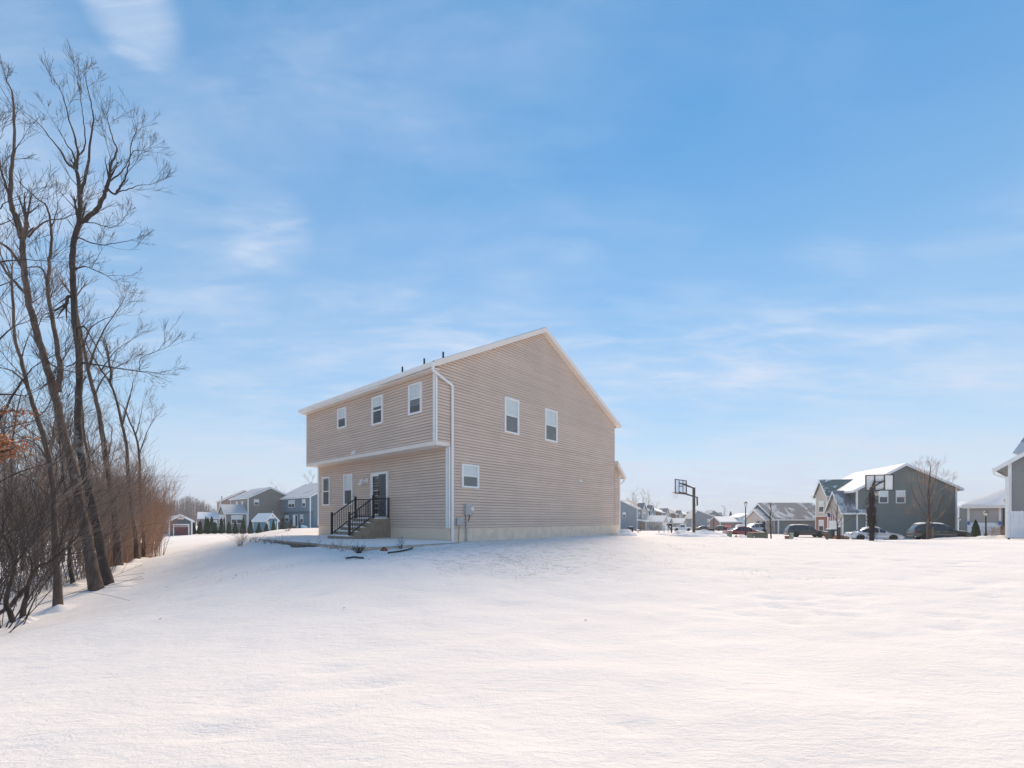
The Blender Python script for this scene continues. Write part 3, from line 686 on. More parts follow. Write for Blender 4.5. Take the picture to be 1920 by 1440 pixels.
def smooth_path(pts, k=4):
    out = []
    P = [pts[0]]+list(pts)+[pts[-1]]
    for i in range(1, len(P)-2):
        a, b, c, d = P[i-1], P[i], P[i+1], P[i+2]
        for j in range(k):
            t = j/k
            out.append(0.5*((2*b)+(c-a)*t+(2*a-5*b+4*c-d)*t*t+(3*b-a-3*c+d)*t**3))
    out.append(P[-1]); return out
def traced_tree(name, label, D, paths, seed, m='bark', twigs=1.0, lvl=2, group='bare trees along the lawn edge', tlen=1.3, t0=0.25, flare=1.0, mt='twig_dark', lean=None):
    """paths: list of (pixel points, base radius, tip radius); the first is the trunk and starts at the ground"""
    r = random.Random(seed); bx = atx(paths[0][0][0][0], D); base = Vector((bx, D, tz(bx, D)-.05))
    th = thing(name, label, 'tree', base, 0, group); tr, cr = MB(), MB(); acc = {}
    for pi, (pp, r0, r1) in enumerate(paths):
        P = []; dy = 0 if pi == 0 else None
        if pi > 0:                                       # a limb leaves the trunk where it starts
            near = min(acc.items(), key=lambda kv: (kv[0][0]-pp[0][0])**2+(kv[0][1]-pp[0][1])**2)
            dy = near[1]
        drift = r.uniform(-.12, .12) if pi else r.uniform(-.03, .03)
        if lean is not None: drift = lean
        for i, (px, py) in enumerate(pp):
            Y = D+dy; q = at(px, py, Y)-base
            if pi == 0 and i == 0: q = Vector((0, 0, -0.1))
            P.append(q); acc[(px, py)] = dy; dy += drift+r.uniform(-.05, .05)
        S = smooth_path(P); n = len(S)
        if group: r0, r1 = r0*(.78 if pi == 0 else .85), r1*(.74 if pi == 0 else .85)
        rs = [r0+(r1-r0)*(i/(n-1))**0.8 for i in range(n)]
        if pi == 0:
            for i in range(min(6, n)): rs[i] *= 1+0.55*flare*(1-i/6)**2
        w = max(0.014, 0.22*r0) if pi else 0.10*r0
        S2 = [q+rvec(r)*w*(0 if i in (0, n-1) else 1) for i, q in enumerate(S)]
        tr.tube(S2, rs, 12 if r0 > .1 else 8 if r0 > .04 else 5)
        # side branches
        Ltot = sum((S[i+1]-S[i]).length for i in range(n-1)); acc_l = 0
        for i in range(n-1):
            seg = S[i+1]-S[i]; acc_l += seg.length; f = acc_l/Ltot
            if f < (t0 if pi == 0 else 0.12): continue
            cnt = seg.length*twigs*(0.9+1.6*f); cnt = int(cnt)+(1 if r.random() < cnt-int(cnt) else 0)
            for k in range(cnt):
                s = seg.cross(rvec(r)).normalized(); a = R(r.uniform(22, 62)); t_ = seg.normalized()
                nd = t_*math.cos(a)+s*math.sin(a)+Vector((0, 0, .18))
                grow(cr, S[i].lerp(S[i+1], r.random()), nd, tlen*r.uniform(.5, 1.35)*(1.15-.25*f), max(.005, min(.017, rs[i]*r.uniform(.2, .45))), lvl, r, sub=None)
        for k in range(3): grow(cr, S[-1], (S[-1]-S[-2])+rvec(r)*.25*(S[-1]-S[-2]).length*2, tlen*r.uniform(.6, 1.0), r1*.8, lvl, r)
    if D < 20 and paths[0][1] > .06:
        w = MB(); n_ = 22; q = paths[0][1]; vs_ = []
        for k, (rr, hh) in enumerate(((.9, .10), (1.7, .09), (2.9, .035), (4.6, -.03))):
            for j in range(n_):
                a = 2*math.pi*j/n_; f = 1+.22*math.sin(3*a+seed)+.12*math.sin(7*a+seed*2); x, y = math.cos(a)*rr*q*f, math.sin(a)*rr*q*f
                vs_.append((x, y, tz(base.x+x, base.y+y)-base.z+hh*(1+.3*math.sin(2*a+seed))))
        w.add(vs_, [(k*n_+j, k*n_+(j+1) % n_, (k+1)*n_+(j+1) % n_, (k+1)*n_+j) for k in range(3) for j in range(n_)]); w.build('snow_collar', M['snow_cap'], th, smooth=True, recalc=False)
    tr.build('trunk', M[m], th, smooth=True, recalc=False); cr.build('crown', M[mt], th, recalc=False); return th

traced_tree('bare_tree', 'thickest bare tree with a flared snowy foot, leaning left over the lawn', 13.0, [
    ([(185,1108),(170,1050),(158,985),(146,930),(136,870),(122,822),(110,770),(97,718),(83,672),(65,608),(53,561),(45,505),(42,447)], .185, .085),
    ([(42,447),(30,411),(21,378),(20,322),(27,267),(24,183),(12,150)], .10, .015),
    ([(42,447),(50,425),(49,411)], .07, .05),
    ([(52,445),(80,418),(115,410),(140,402)], .035, .008),
    ([(21,378),(8,340),(-2,300),(-6,240)], .05, .012),
    ([(45,505),(20,470),(-5,452)], .06, .03), ([(52,555),(20,520),(-8,480)], .055, .025),
    ([(110,735),(112,690),(106,640),(97,590),(90,545),(92,500),(96,455),(96,425),(88,388),(70,372),(40,345)], .085, .015),
    ([(96,425),(104,405),(108,380)], .025, .008), ([(90,545),(80,505),(62,500),(54,502)], .03, .015),
    ([(83,672),(110,690),(150,700)], .03, .012)], 1, 'bark', 1.25, 2, tlen=.85, t0=.45)
traced_tree('bare_tree', 'tall straight bare tree with a fork high up and snow stuck to its bark', 14.0, [
    ([(207,1088),(192,1050),(178,970),(166,915),(156,870),(149,828),(147,783),(148,728),(149,672),(142,617),(139,561),(136,505),(136,475),(140,445),(149,417)], .155, .095),
    ([(149,417),(150,390),(150,364),(145,330),(143,318)], .085, .055), ([(150,364),(158,340),(166,300),(168,272),(175,225),(170,190),(158,140)], .06, .010),
    ([(143,318),(138,290),(125,270),(108,240),(97,267)][:4], .045, .010), ([(143,318),(146,290),(141,262),(130,225),(118,180),(108,160)], .05, .008),
    ([(143,318),(125,305),(112,280),(97,262),(75,235),(47,211)], .05, .008), ([(146,290),(155,285),(160,262),(157,230),(152,190),(140,130)], .035, .007),
    ([(149,417),(165,408),(182,392),(194,369),(200,352),(205,336)], .085, .05), ([(205,336),(208,310),(219,283),(212,262),(204,235),(200,215)], .045, .010),
    ([(200,352),(214,364),(226,350),(236,330),(243,300),(246,272),(256,245)], .045, .010), ([(205,340),(225,325),(235,312),(250,285),(270,282)], .03, .007),
    ([(214,364),(236,356),(260,348),(285,345)], .025, .006), ([(149,419),(175,418),(205,426),(222,420),(232,408)], .022, .006),
    ([(146,445),(170,455),(195,460),(215,456),(245,450)], .03, .008), ([(140,505),(155,500),(168,502),(185,510),(200,517)], .03, .010), ([(172,502),(180,488),(190,470)], .012, .006),
    ([(142,617),(158,612),(170,632),(192,668)], .04, .014), ([(152,680),(185,685),(220,690),(262,696),(288,699)], .035, .012), ([(262,696),(264,672),(290,660),(315,650)], .014, .006),
    ([(139,561),(128,555),(124,570)], .06, .05), ([(149,672),(130,686),(112,683)], .03, .012)], 2, 'bark_dark', 1.25, 2, tlen=.80, t0=.5, mt='twig_dark')
traced_tree('bare_tree', 'slender bare tree standing alone in snow left of the thickest trunk', 11.0, [
    ([(108,1141),(107,1078),(103,1008),(101,939),(94,869),(83,825),(70,783),(53,728),(39,672),(27,631),(25,575),(22,520)], .10, .03),
    ([(53,728),(30,700),(5,690)], .03, .012), ([(94,869),(70,835),(40,820)], .03, .010), ([(101,939),(60,900),(10,880)], .03, .008),
    ([(39,672),(50,640),(66,600)], .02, .006), ([(70,783),(90,760),(120,700)], .02, .006)], 3, 'bark', 1.5, 2, tlen=1.1, t0=.3, mt='twig')
traced_tree('bare_tree', 'bare tree leaning left just right of the straight forked trunk', 17.0, [
    ([(222,1050),(217,980),(207,911),(200,869),(192,814),(187,783),(178,742),(165,692),(156,644),(148,610),(140,560)], .15, .05),
    ([(165,692),(180,650),(200,610),(225,575)], .05, .010), ([(178,742),(200,700),(235,680)], .04, .010), ([(156,644),(175,610),(215,590)], .035, .008)], 4, 'bark', 1.1, 2, tlen=1.0, t0=.35, mt='twig')
traced_tree('bare_tree', 'reddish barked bare tree with a curved upper stem above the brush', 19.0, [
    ([(258,1050),(255,1008),(249,967),(242,911),(238,842),(229,797),(218,750),(206,717),(190,694),(170,661),(160,640)], .11, .03),
    ([(206,717),(209,700),(205,682)], .06, .05), ([(229,797),(236,770),(245,740),(250,715)], .05, .012), ([(190,694),(215,660),(250,635)], .03, .008)], 5, 'bark', 1.2, 2, tlen=1.05, t0=.35, mt='twig')
traced_tree('bare_tree', 'thin bare tree nearest the far end of the brush', 22.0, [
    ([(272,1046),(268,1000),(263,920),(261,855),(254,815),(243,790),(236,770)], .10, .035), ([(261,855),(272,820),(285,790)], .04, .010), ([(254,815),(262,790),(266,765)], .035, .010)], 6, 'bark', 1.3, 2, tlen=1.1, t0=.3, mt='twig')
traced_tree('bare_tree', 'crooked low bare tree at the left edge with an S shaped foot', 9.3, [
    ([(28,1172),(20,1152),(11,1133),(14,1112),(19,1094),(28,1064),(20,1030),(5,1000)], .065, .03), ([(28,1064),(45,1030),(52,990)], .025, .006)], 7, 'bark_dark', 2.0, 2, tlen=1.0, t0=.55, flare=.3)
traced_tree('bare_tree', 'crooked low bare tree with a sharp bend, second from the left edge', 9.7, [
    ([(42,1164),(44,1140),(50,1119),(53,1098),(61,1078),(72,1062),(89,1055),(110,1040)], .07, .03), ([(53,1098),(40,1110),(20,1135),(-10,1155)], .045, .05), ([(61,1078),(58,1050),(48,1020)], .03, .008)], 8, 'bark_dark', 1.8, 2, tlen=1.0, t0=.6, flare=.3)
traced_tree('bare_tree', 'thin dark bare tree between the slender tree and the thickest trunk', 14.5, [
    ([(139,1116),(135,1085),(130,1050),(133,994),(128,940),(116,880),(112,820)], .085, .03), ([(133,994),(145,960),(150,915)], .03, .01)], 9, 'bark_dark', 1.5, 2, tlen=1.2, t0=.3)
traced_tree('bare_tree', 'thin mossy bare tree behind the straight forked trunk', 18.0, [
    ([(168,1075),(170,1000),(168,930),(166,860),(158,820),(155,780),(150,730)], .10, .04), ([(166,860),(185,880),(205,905)], .04, .012)], 10, 'bark', 1.4, 2, tlen=1.2, t0=.3, mt='twig')
traced_tree('bare_tree', 'bare tree cut by the left edge with long limbs reaching right', 10.5, [
    ([(-60,1150),(-55,1050),(-50,950),(-48,850),(-40,760),(-35,680),(-30,600),(-34,500),(-30,420)], .16, .05),
    ([(-48,850),(-10,800),(30,730),(60,690)], .05, .012), ([(-40,760),(0,740),(45,742)], .045, .012), ([(-35,680),(-5,640),(30,610)], .04, .010), ([(-34,500),(0,492),(45,486),(70,488)], .03, .008),
    ([(-30,420),(0,290),(30,286),(65,290)][0:1]+[(-8,400),(10,380)], .03, .010), ([(-48,850),(-20,810),(20,800),(60,790)], .03, .008), ([(-50,950),(0,905),(50,880),(90,868)], .03, .008)], 11, 'bark_dark', 1.3, 2, tlen=1.3, t0=.25)

# oak with rusty leaves still hanging, cut by the left edge
q = Vector((atx(-78, 8.2), 8.2, 0)); q.z = tz(q.x, q.y)
oak = thing('oak_sapling', 'young oak at the left edge still holding orange brown leaves', 'tree', q); r = random.Random(77); tr, lf = MB(), MB()
tr.tube([(0, 0, -.1), (.05, 0, 1.0), (.02, .05, 2.2), (.08, 0, 3.4), (.05, 0, 4.6)], [.05, .04, .035, .025, .01], 7)
for k in range(26):
    z = r.uniform(2.9, 4.4); a = r.uniform(0, 6.28); dd = Vector((math.cos(a), math.sin(a), .1)); L = r.uniform(.5, 1.0)
    if k < 9: dd = Vector((1, r.uniform(-.5, .5), r.uniform(.0, .3))); L = r.uniform(.7, 1.0); z = r.uniform(3.15, 3.7)
    p0 = Vector((.05, 0, z)); tr.tube([p0, p0+dd*L*.5, p0+dd*L+Vector((0, 0, .05))], [.012, .008, .004], 4)
    for j in range(34):
        c = p0+dd*L*r.uniform(.35, 1.1)+rvec(r)*r.uniform(0, .13); u = rvec(r)*.034; v = u.cross(rvec(r)).normalized()*.019
        lf.add([c-u, c-u*.2+v, c+u*.5+v*1.1, c+u, c+u*.4-v, c-u*.3-v*.9], ((0, 1, 2, 3), (0, 3, 4, 5)))
tr.build('trunk', M['bark_dark'], oak, smooth=True); o = lf.build('leaves', M['oak'], oak, recalc=False); o['kind'] = 'stuff'

# shrub prototypes for the thicket along the lawn edge
def shrub_proto(seed, stems, H, spread, lvl, mat, rad=.012, arch=0.0, kids=(4, 7)):
    r = random.Random(seed); mb = MB()
    for k in range(stems):
        a = r.uniform(0, 6.283); b = Vector((math.cos(a), math.sin(a), 0))*r.uniform(0, .35)
        d = Vector((math.cos(a)*spread*r.uniform(.2, 1), math.sin(a)*spread*r.uniform(.2, 1), 1))
        grow(mb, b+Vector((0, 0, -.08)), d, H*r.uniform(.6, 1.1), rad*r.uniform(.6, 1.3), lvl, r, up=.10-arch, wob=.14, kids=kids, ang=(16, 45), tip=.003, kl=(.4, .7))
    me = bpy.data.meshes.new('stems'); me.from_pydata(mb.v, [], mb.f); me.materials.append(M[mat]); return me
sp_red = [shrub_proto(100+i, 20, 2.6, .42, 2, 'brush', .016, 0, (2, 5)) for i in range(3)]
sp_grey = [shrub_proto(120+i, 13, 3.0, .55, 2, 'brush_grey') for i in range(3)]
sp_dark = [shrub_proto(140+i, 9, 2.3, .9, 2, 'twig_dark', .014, .07) for i in range(2)]
def shrub(name, me, loc, rz, sc, label, group, cat='shrub'):
    o = thing(name, label, cat, loc, rz, group); o.scale = sc if hasattr(sc, '__len__') else (sc,)*3
    s = bpy.data.objects.new('stems', me); COL.objects.link(s); s.parent = o; return o
r = random.Random(21)
ordn = ['first', 'second', 'third', 'fourth', 'fifth', 'sixth', 'seventh', 'eighth', 'ninth', 'tenth', 'eleventh', 'twelfth', 'thirteenth', 'fourteenth', 'fifteenth', 'sixteenth', 'seventeenth', 'eighteenth']
reds = [(303,1046,26,.95),(296,1040,28,1.1),(288,1050,24,1.15),(282,1042,27,1.35),(272,1053,22,1.2),(268,1044,26,1.5),(258,1055,20,1.15),(250,1048,23,1.45),(246,1058,19,1.0),(238,1052,21,1.5),(226,1056,20,1.45),(215,1062,18,1.3),(300,1030,33,1.25),(290,1025,36,1.5),(306,1022,40,1.2),(205,1064,18,1.3),(232,1054,22,1.6),(278,1046,25,1.5),(262,1050,23,1.4),(295,1035,30,1.3),(220,1060,19,1.2)]
for i, (px, py, D, s) in enumerate(reds):
    p = gpt(px-9, py, D); shrub('brush_shrub', sp_red[i % 3], p, r.uniform(0, 6.28), (s*.85, s*.85, s*1.14), 'reddish brown bare shrub of the thicket, %s from its right end' % ordn[i] if i < 12 else 'reddish bare shrub in the far part of the thicket, %s from the front' % ordn[i-12] if i < 15 else 'tall reddish bare shrub deep inside the thicket, %s from its left end' % ordn[[0, 2, 5, 3, 4, 1][i-15]] if i != 19 else 'tall reddish bare shrub deep inside the thicket at its right end', 'reddish shrubs of the thicket')
greys = [(196,1062,18,.85),(192,1075,16,1.1),(165,1082,16,1.2),(150,1090,15.5,1.0),(128,1095,15,1.15),(112,1090,16,1.3),(88,1100,14,1.1),(70,1100,14.5,1.3),(48,1105,13,1.15),(30,1100,14,1.3),(8,1110,12.5,1.2),(-14,1110,12,1.3)]
for i, (px, py, D, s) in enumerate(greys):
    p = gpt(px, py, D); shrub('brush_shrub', sp_grey[i % 3], p, r.uniform(0, 6.28), (s, s, s), 'grey brown bare shrub under the tall trees, %s from the right' % ordn[i], 'grey shrubs under the trees')
for i, (px, py, D, s) in enumerate([(4,1150,9.0,1.0),(-40,1160,8.2,1.15),(-90,1165,8.0,1.3),(34,1120,11.5,.75),(-20,1130,10.2,1.25)]):
    p = gpt(px, py, D); shrub('brush_shrub', sp_dark[i % 2], p, r.uniform(0, 6.28), s, 'dark arching bare shrub at the left edge, %s from the camera' % ordn[[1, 0, 2, 4, 3][i]] if i != 2 else 'dark arching bare shrub reaching in from beyond the left edge', 'dark shrubs at the left edge')
# more trees of the wood behind
def wood_proto(seed, H, r0):
    r = random.Random(seed); tr, cr = MB(), MB(); P = [Vector((0, 0, -.2))]; d = Vector((r.uniform(-.1, .1), r.uniform(-.1, .1), 1))
    for i in range(9): d = (d+rvec(r)*.09).normalized(); P.append(P[-1]+d*H/9)
    rs = [r0*(1-.85*i/9) for i in range(10)]; tr.tube(P, rs, 7)
    for i in range(2, 9):
        for k in range(r.randint(2, 4)):
            s = d.cross(rvec(r)).normalized(); grow(cr, P[i].lerp(P[i+1], r.random()), s+Vector((0, 0, r.uniform(.5, 1.3))), H*r.uniform(.14, .30)*(1.15-i/14), rs[i]*.45, 2, r, kids=(3, 6))
    a = bpy.data.meshes.new('trunk'); a.from_pydata(tr.v, [], tr.f); a.materials.append(M['bark']); b = bpy.data.meshes.new('crown'); b.from_pydata(cr.v, [], cr.f); b.materials.append(M['twig']); return a, b
wp = [wood_proto(200+i, 9.0, .11) for i in range(3)]
def wood_tree(loc, rz, sc, label, group, k, name='woodland_tree'):
    o = thing(name, label, 'tree', loc, rz, group); o.scale = (sc, sc, sc)
    for nm, me in zip(('trunk', 'crown'), wp[k]):
        c = bpy.data.objects.new(nm, me); COL.objects.link(c); c.parent = o
    return o
wt = [(215,30,.8),(200,22,.75),(186,26,.9),(170,21,.72),(150,24,.9),(132,20,.75),(118,26,1.0),(98,19,.8),(80,23,.95),(62,18,.8),(45,22,1.0),(25,19,.9),(8,24,1.0),(-15,18,1.0),(235,34,.85),(255,40,.8),(245,28,.62),(272,36,.6)]
for i, (px, D, s) in enumerate(wt):
    p = gpt(px, 0, D); wood_tree(p, r.uniform(0, 6.28), s, 'thin bare tree in the wood behind the large trunks, %s in distance' % ordn[sorted(range(len(wt)), key=lambda k: wt[k][1]).index(i)], 'thin trees in the wood', i % 3)

# distant wood on the horizon: one mass of bare crowns
r = random.Random(9); mb = MB()
for i in range(2600):
    D = r.uniform(200, 320); px = r.uniform(-350, 640); x = atx(px, D); b = tz(x, D)
    top = 10+3.0*math.sin(px*.021+1)+2.2*math.sin(px*.057)+r.uniform(-2.5, 1.5)
    if px > 395: top *= max(.55, 1-(px-395)/260)
    top *= D/250
    p = Vector((x, D, b)); q = p+Vector((r.uniform(-1, 1), 0, top)); mb.tube([p, p.lerp(q, .5)+rvec(r)*.3, q], [.22, .14, .04], 3, caps=False)
    for k in range(7):
        s = p.lerp(q, r.uniform(.25, .95)); e = s+Vector((r.uniform(-2.2, 2.2), r.uniform(-1, 1), r.uniform(.6, 3.0))); mb.tube([s, e], [.10, .03], 3, caps=False)
o = mb.build('distant_woods', M['farwood'], recalc=False); tag(o, 'far off bare wood on the horizon behind the dark garage shed', kind='stuff')

# arborvitae row
def cone_proto(seed, n=1500, H=1.0, W=.30, lean=0.0):
    r = random.Random(seed); mb = MB()
    for i in range(n):
        z = r.random()**1.25; w = W*(1-z)**.75*(1.0 if z > .12 else .75+z*2); w *= .82+.18*math.sin(7*z+seed)
        a = r.uniform(0, 6.283); q = r.uniform(.55, 1.03); c = Vector((math.cos(a)*w*q, math.sin(a)*w*q, .03+z*.97*H)); s = .034
        u = Vector((math.cos(a)*.4, math.sin(a)*.4, 1.0))*s+rvec(r)*s*.6; v = u.cross(rvec(r)).normalized()*s*.5
        mb.add([c-u*.6, c+v, c+u, c-v], ((0, 1, 2, 3),))
    core = MB(); core.lathe([(W*.55, .0), (W*.72, .12), (W*.62, .4), (W*.38, .7), (W*.12, .93), (0, .97)], 9)
    a = mb; a.add(core.v, core.f)
    me = bpy.data.meshes.new('crown'); me.from_pydata(a.v, [], a.f); me.materials.append(M['green'])
    t = MB(); t.lathe([(.045, -.06), (.03, .15)], 6); tm = bpy.data.meshes.new('trunk'); tm.from_pydata(t.v, [], t.f); tm.materials.append(M['bark_dark']); return me, tm
cp = [cone_proto(i+1) for i in range(3)]
def conifer(loc, H, Wf, label, group, k, rz=0):
    o = thing('arborvitae', label, 'evergreen shrub', loc, rz, group); o.scale = (H*Wf, H*Wf, H)
    for nm, me in zip(('crown', 'trunk'), cp[k]): c = bpy.data.objects.new(nm, me); COL.objects.link(c); c.parent = o
    return o
arb = [(363.5,976,1000,9),(375,976.5,1000.4,12),(389.7,971,1000,13),(403,979,1000,12),(415.3,972,1000,11),(429,979,1000.4,11),(441,979,1000.4,12),(456,972,1000.2,12),(469.5,976,1000,12),(485.5,980.5,1000,11),(499.7,982,997.5,11),(513,975,994,10),(530.5,971.5,992.5,12),(546,974,992,9),(562,977.5,991,6.5)]
lab = ['arborvitae half hidden behind the right wall of the dark garage shed','short dark arborvitae just right of the garage shed','tallest arborvitae left of the low brown sunroom, in the row','arborvitae below the right window of the low sunroom','slim tall arborvitae left of the gabled sunroom','stout arborvitae in front of the gabled sunroom','broad arborvitae under the corner of the gabled sunroom','double tipped tall arborvitae left of the blue shed','arborvitae touching the left end of the blue shed','arborvitae in front of the long wall of the blue shed','arborvitae at the near corner of the blue shed','arborvitae in front of the gable end of the blue shed','large arborvitae left of the slate blue house','slim arborvitae in front of the patio door of the blue house','smallest arborvitae beside the covered patio table']
r = random.Random(33)
for i, (px, pt_, pb, w) in enumerate(arb):
    D = 70 if px < 495 else 72 if px < 510 else 70
    p = at(px, pb+.6, D); H = (pb-pt_)/F*D*1.03
    g = tz(p.x, p.y); H += max(0, p.z-g)*0; p.z = min(p.z, g) if p.z-g > .4 else g; H = EYE-(pt_-HY)/F*D-p.z
    conifer(p, H, w/F*D/(.50*H), lab[i], 'arborvitae hedge row', i % 3, r.uniform(0, 6))
for px, pt_, w, D, l in ((386, 969, 10, 78, 'rounded dark hedge bush left of the sunroom windows'), (397, 969, 14, 79, 'rounded dark hedge bush right below the sunroom windows'), (421, 970, 5, 82, 'narrow dark evergreen against the corner of the gabled sunroom')):
    x = atx(px, D); z = tz(x, D); H = EYE-(pt_-HY)/F*D-z; conifer(Vector((x, D, z)), H, w/F*D/(.55*H), l, None, 1)

# dead perennials and shrubs in the bed
def clump(px, py, H, W, label, n=26, m='twig_dark', D=None, cat='dead plant'):
    p = ghit(px, py); r = random.Random(int(px*7+py)); mb = MB(); th = thing('dead_plant', label, cat, p, 0, 'dead plants in the bed along the patio')
    for k in range(n):
        a = r.uniform(0, 6.283); d = Vector((math.cos(a)*W*r.uniform(.1, 1), math.sin(a)*W*r.uniform(.1, 1), H)); grow(mb, Vector((d.x*.15, d.y*.15, -.04)), d, d.length*r.uniform(.6, 1.05), .006, 1, r, up=.02, wob=.16, kids=(1, 3), ang=(18, 45), tip=.0028)
    mb.build('stems', M[m], th, recalc=False); return th
clump(450, 1024, .62, .40, 'tall twiggy red brown shrub at the far left end of the bed', 26, 'brush')
for a in ((466,1018,.28,.34,'flattened grey clump right of the twiggy shrub'),(482,1017.5,.28,.30,'grey dead clump below the far left corner of the patio'),(496,1019,.32,.36,'third grey clump along the timber edging'),(512,1019.5,.24,.30,'small sparse clump midway along the timber edging'),(532,1022,.34,.34,'dense grey clump left of the half buried timber'),
          (583,1026.5,.30,.42,'spreading dark clump in front of the reddish stones'),(618,1031.5,.24,.30,'thin sprig between the stones and the large clump'),(643,1034.5,.34,.36,'wispy clump left of the large dead clump'),(673,1037,.26,.26,'largest dark dead clump in front of the patio corner'),(752,1028,.40,.20,'upright dry clump beside the curved black edging')):
    clump(*a[:5], n=36 if 'largest' in a[4] else 11, m='twig_dark' if 'largest' in a[4] or 'upright' in a[4] else 'brush_grey')
p = gpt(538, 0, 27.5); r = random.Random(8); mb = MB(); th = thing('dead_plant', 'small bare sprig standing alone on the snow mound behind the patio', 'dead plant', p)
for k in range(12): grow(mb, Vector((0, 0, -.05)), Vector((r.uniform(-1.2, 1.2), r.uniform(-.5, .5), .8)), .7, .01, 1, r, kids=(1, 3))
mb.build('stems', M['twig'], th, recalc=False)

# dead grass tips through the thin snow beside the house, and further out by the drive
r = random.Random(404); mb = MB()
def tips(n, fx, fy, h, spread):
    C_ = [(fx(), fy()) for _ in range(n//14)]
    for k in range(n):
        cx_, cy_ = C_[k % len(C_)]; a = R(38)+r.gauss(0, .25); u, v = r.gauss(0, spread), r.gauss(0, spread*.28)
        x, y = cx_+u*math.cos(a)-v*math.sin(a), cy_+u*math.sin(a)+v*math.cos(a)
        dx_, dy_ = x-HC.x, y-HC.y; vv, uu = dx_*hr[0]+dy_*hr[1], dx_*ur[0]+dy_*ur[1]
        if uu > -.05 and vv > -4.0: continue
        PT.append((x, y, r.uniform(.5, 1)*h, r.uniform(0, 6.28)))
PT = []
tips(5200, lambda: r.uniform(-4.5, 8.5), lambda: r.uniform(11.6, 23), .045, .55)
tips(2600, lambda: r.uniform(-9, 1), lambda: r.uniform(10.8, 14.5), .04, .5)
tips(1800, lambda: r.uniform(7, 22), lambda: r.uniform(24, 34), .06, .9)
PA2 = np.array([(a, b) for a, b, _, _ in PT]); ZZ = tz_arr(PA2)
for (x, y, h, a), z in zip(PT, ZZ):
    if vnoise(np.array([x*.8]), np.array([y*.8]), 77)[0] < -.08: continue
    p = Vector((x, y, z-.01)); c, s_ = math.cos(a), math.sin(a); q = p+Vector((c*h*1.1, s_*h*1.1, h)); w = .0045
    mb.add([p+Vector((-s_*w, c*w, 0)), p+Vector((s_*w, -c*w, 0)), q], ((0, 1, 2),))
o = mb.build('grass_tips', plain('dead_grass', (.23, .20, .165), .9, .3, 2), recalc=False); tag(o, 'dry grass tips poking through thin snow around the tan house', kind='stuff')
for i, (px, py, l) in enumerate(((645, 1145, 'single brown dead leaf on the open snow in front of the patio'), (1098, 1167, 'single brown dead leaf on the open snow in the middle of the lawn'), (300, 1168, 'single brown dead leaf on the snow right of the slender tree'))):
    p = ghit(px, py); mb = MB(); mb.add([(-.035, 0, .02), (-.01, -.025, .035), (.03, -.02, .03), (.045, 0, .045), (.025, .022, .025), (-.012, .024, .04), (0, 0, .02)], [(6, j, (j+1) % 6) for j in range(6)]); o = mb.build('dead_leaf', M['rust'], loc=p+Vector((0, 0, .02)), recalc=False); o.scale = (.6, .6, .6); tag(o, l, 'leaf', 'dead leaves on the snow')

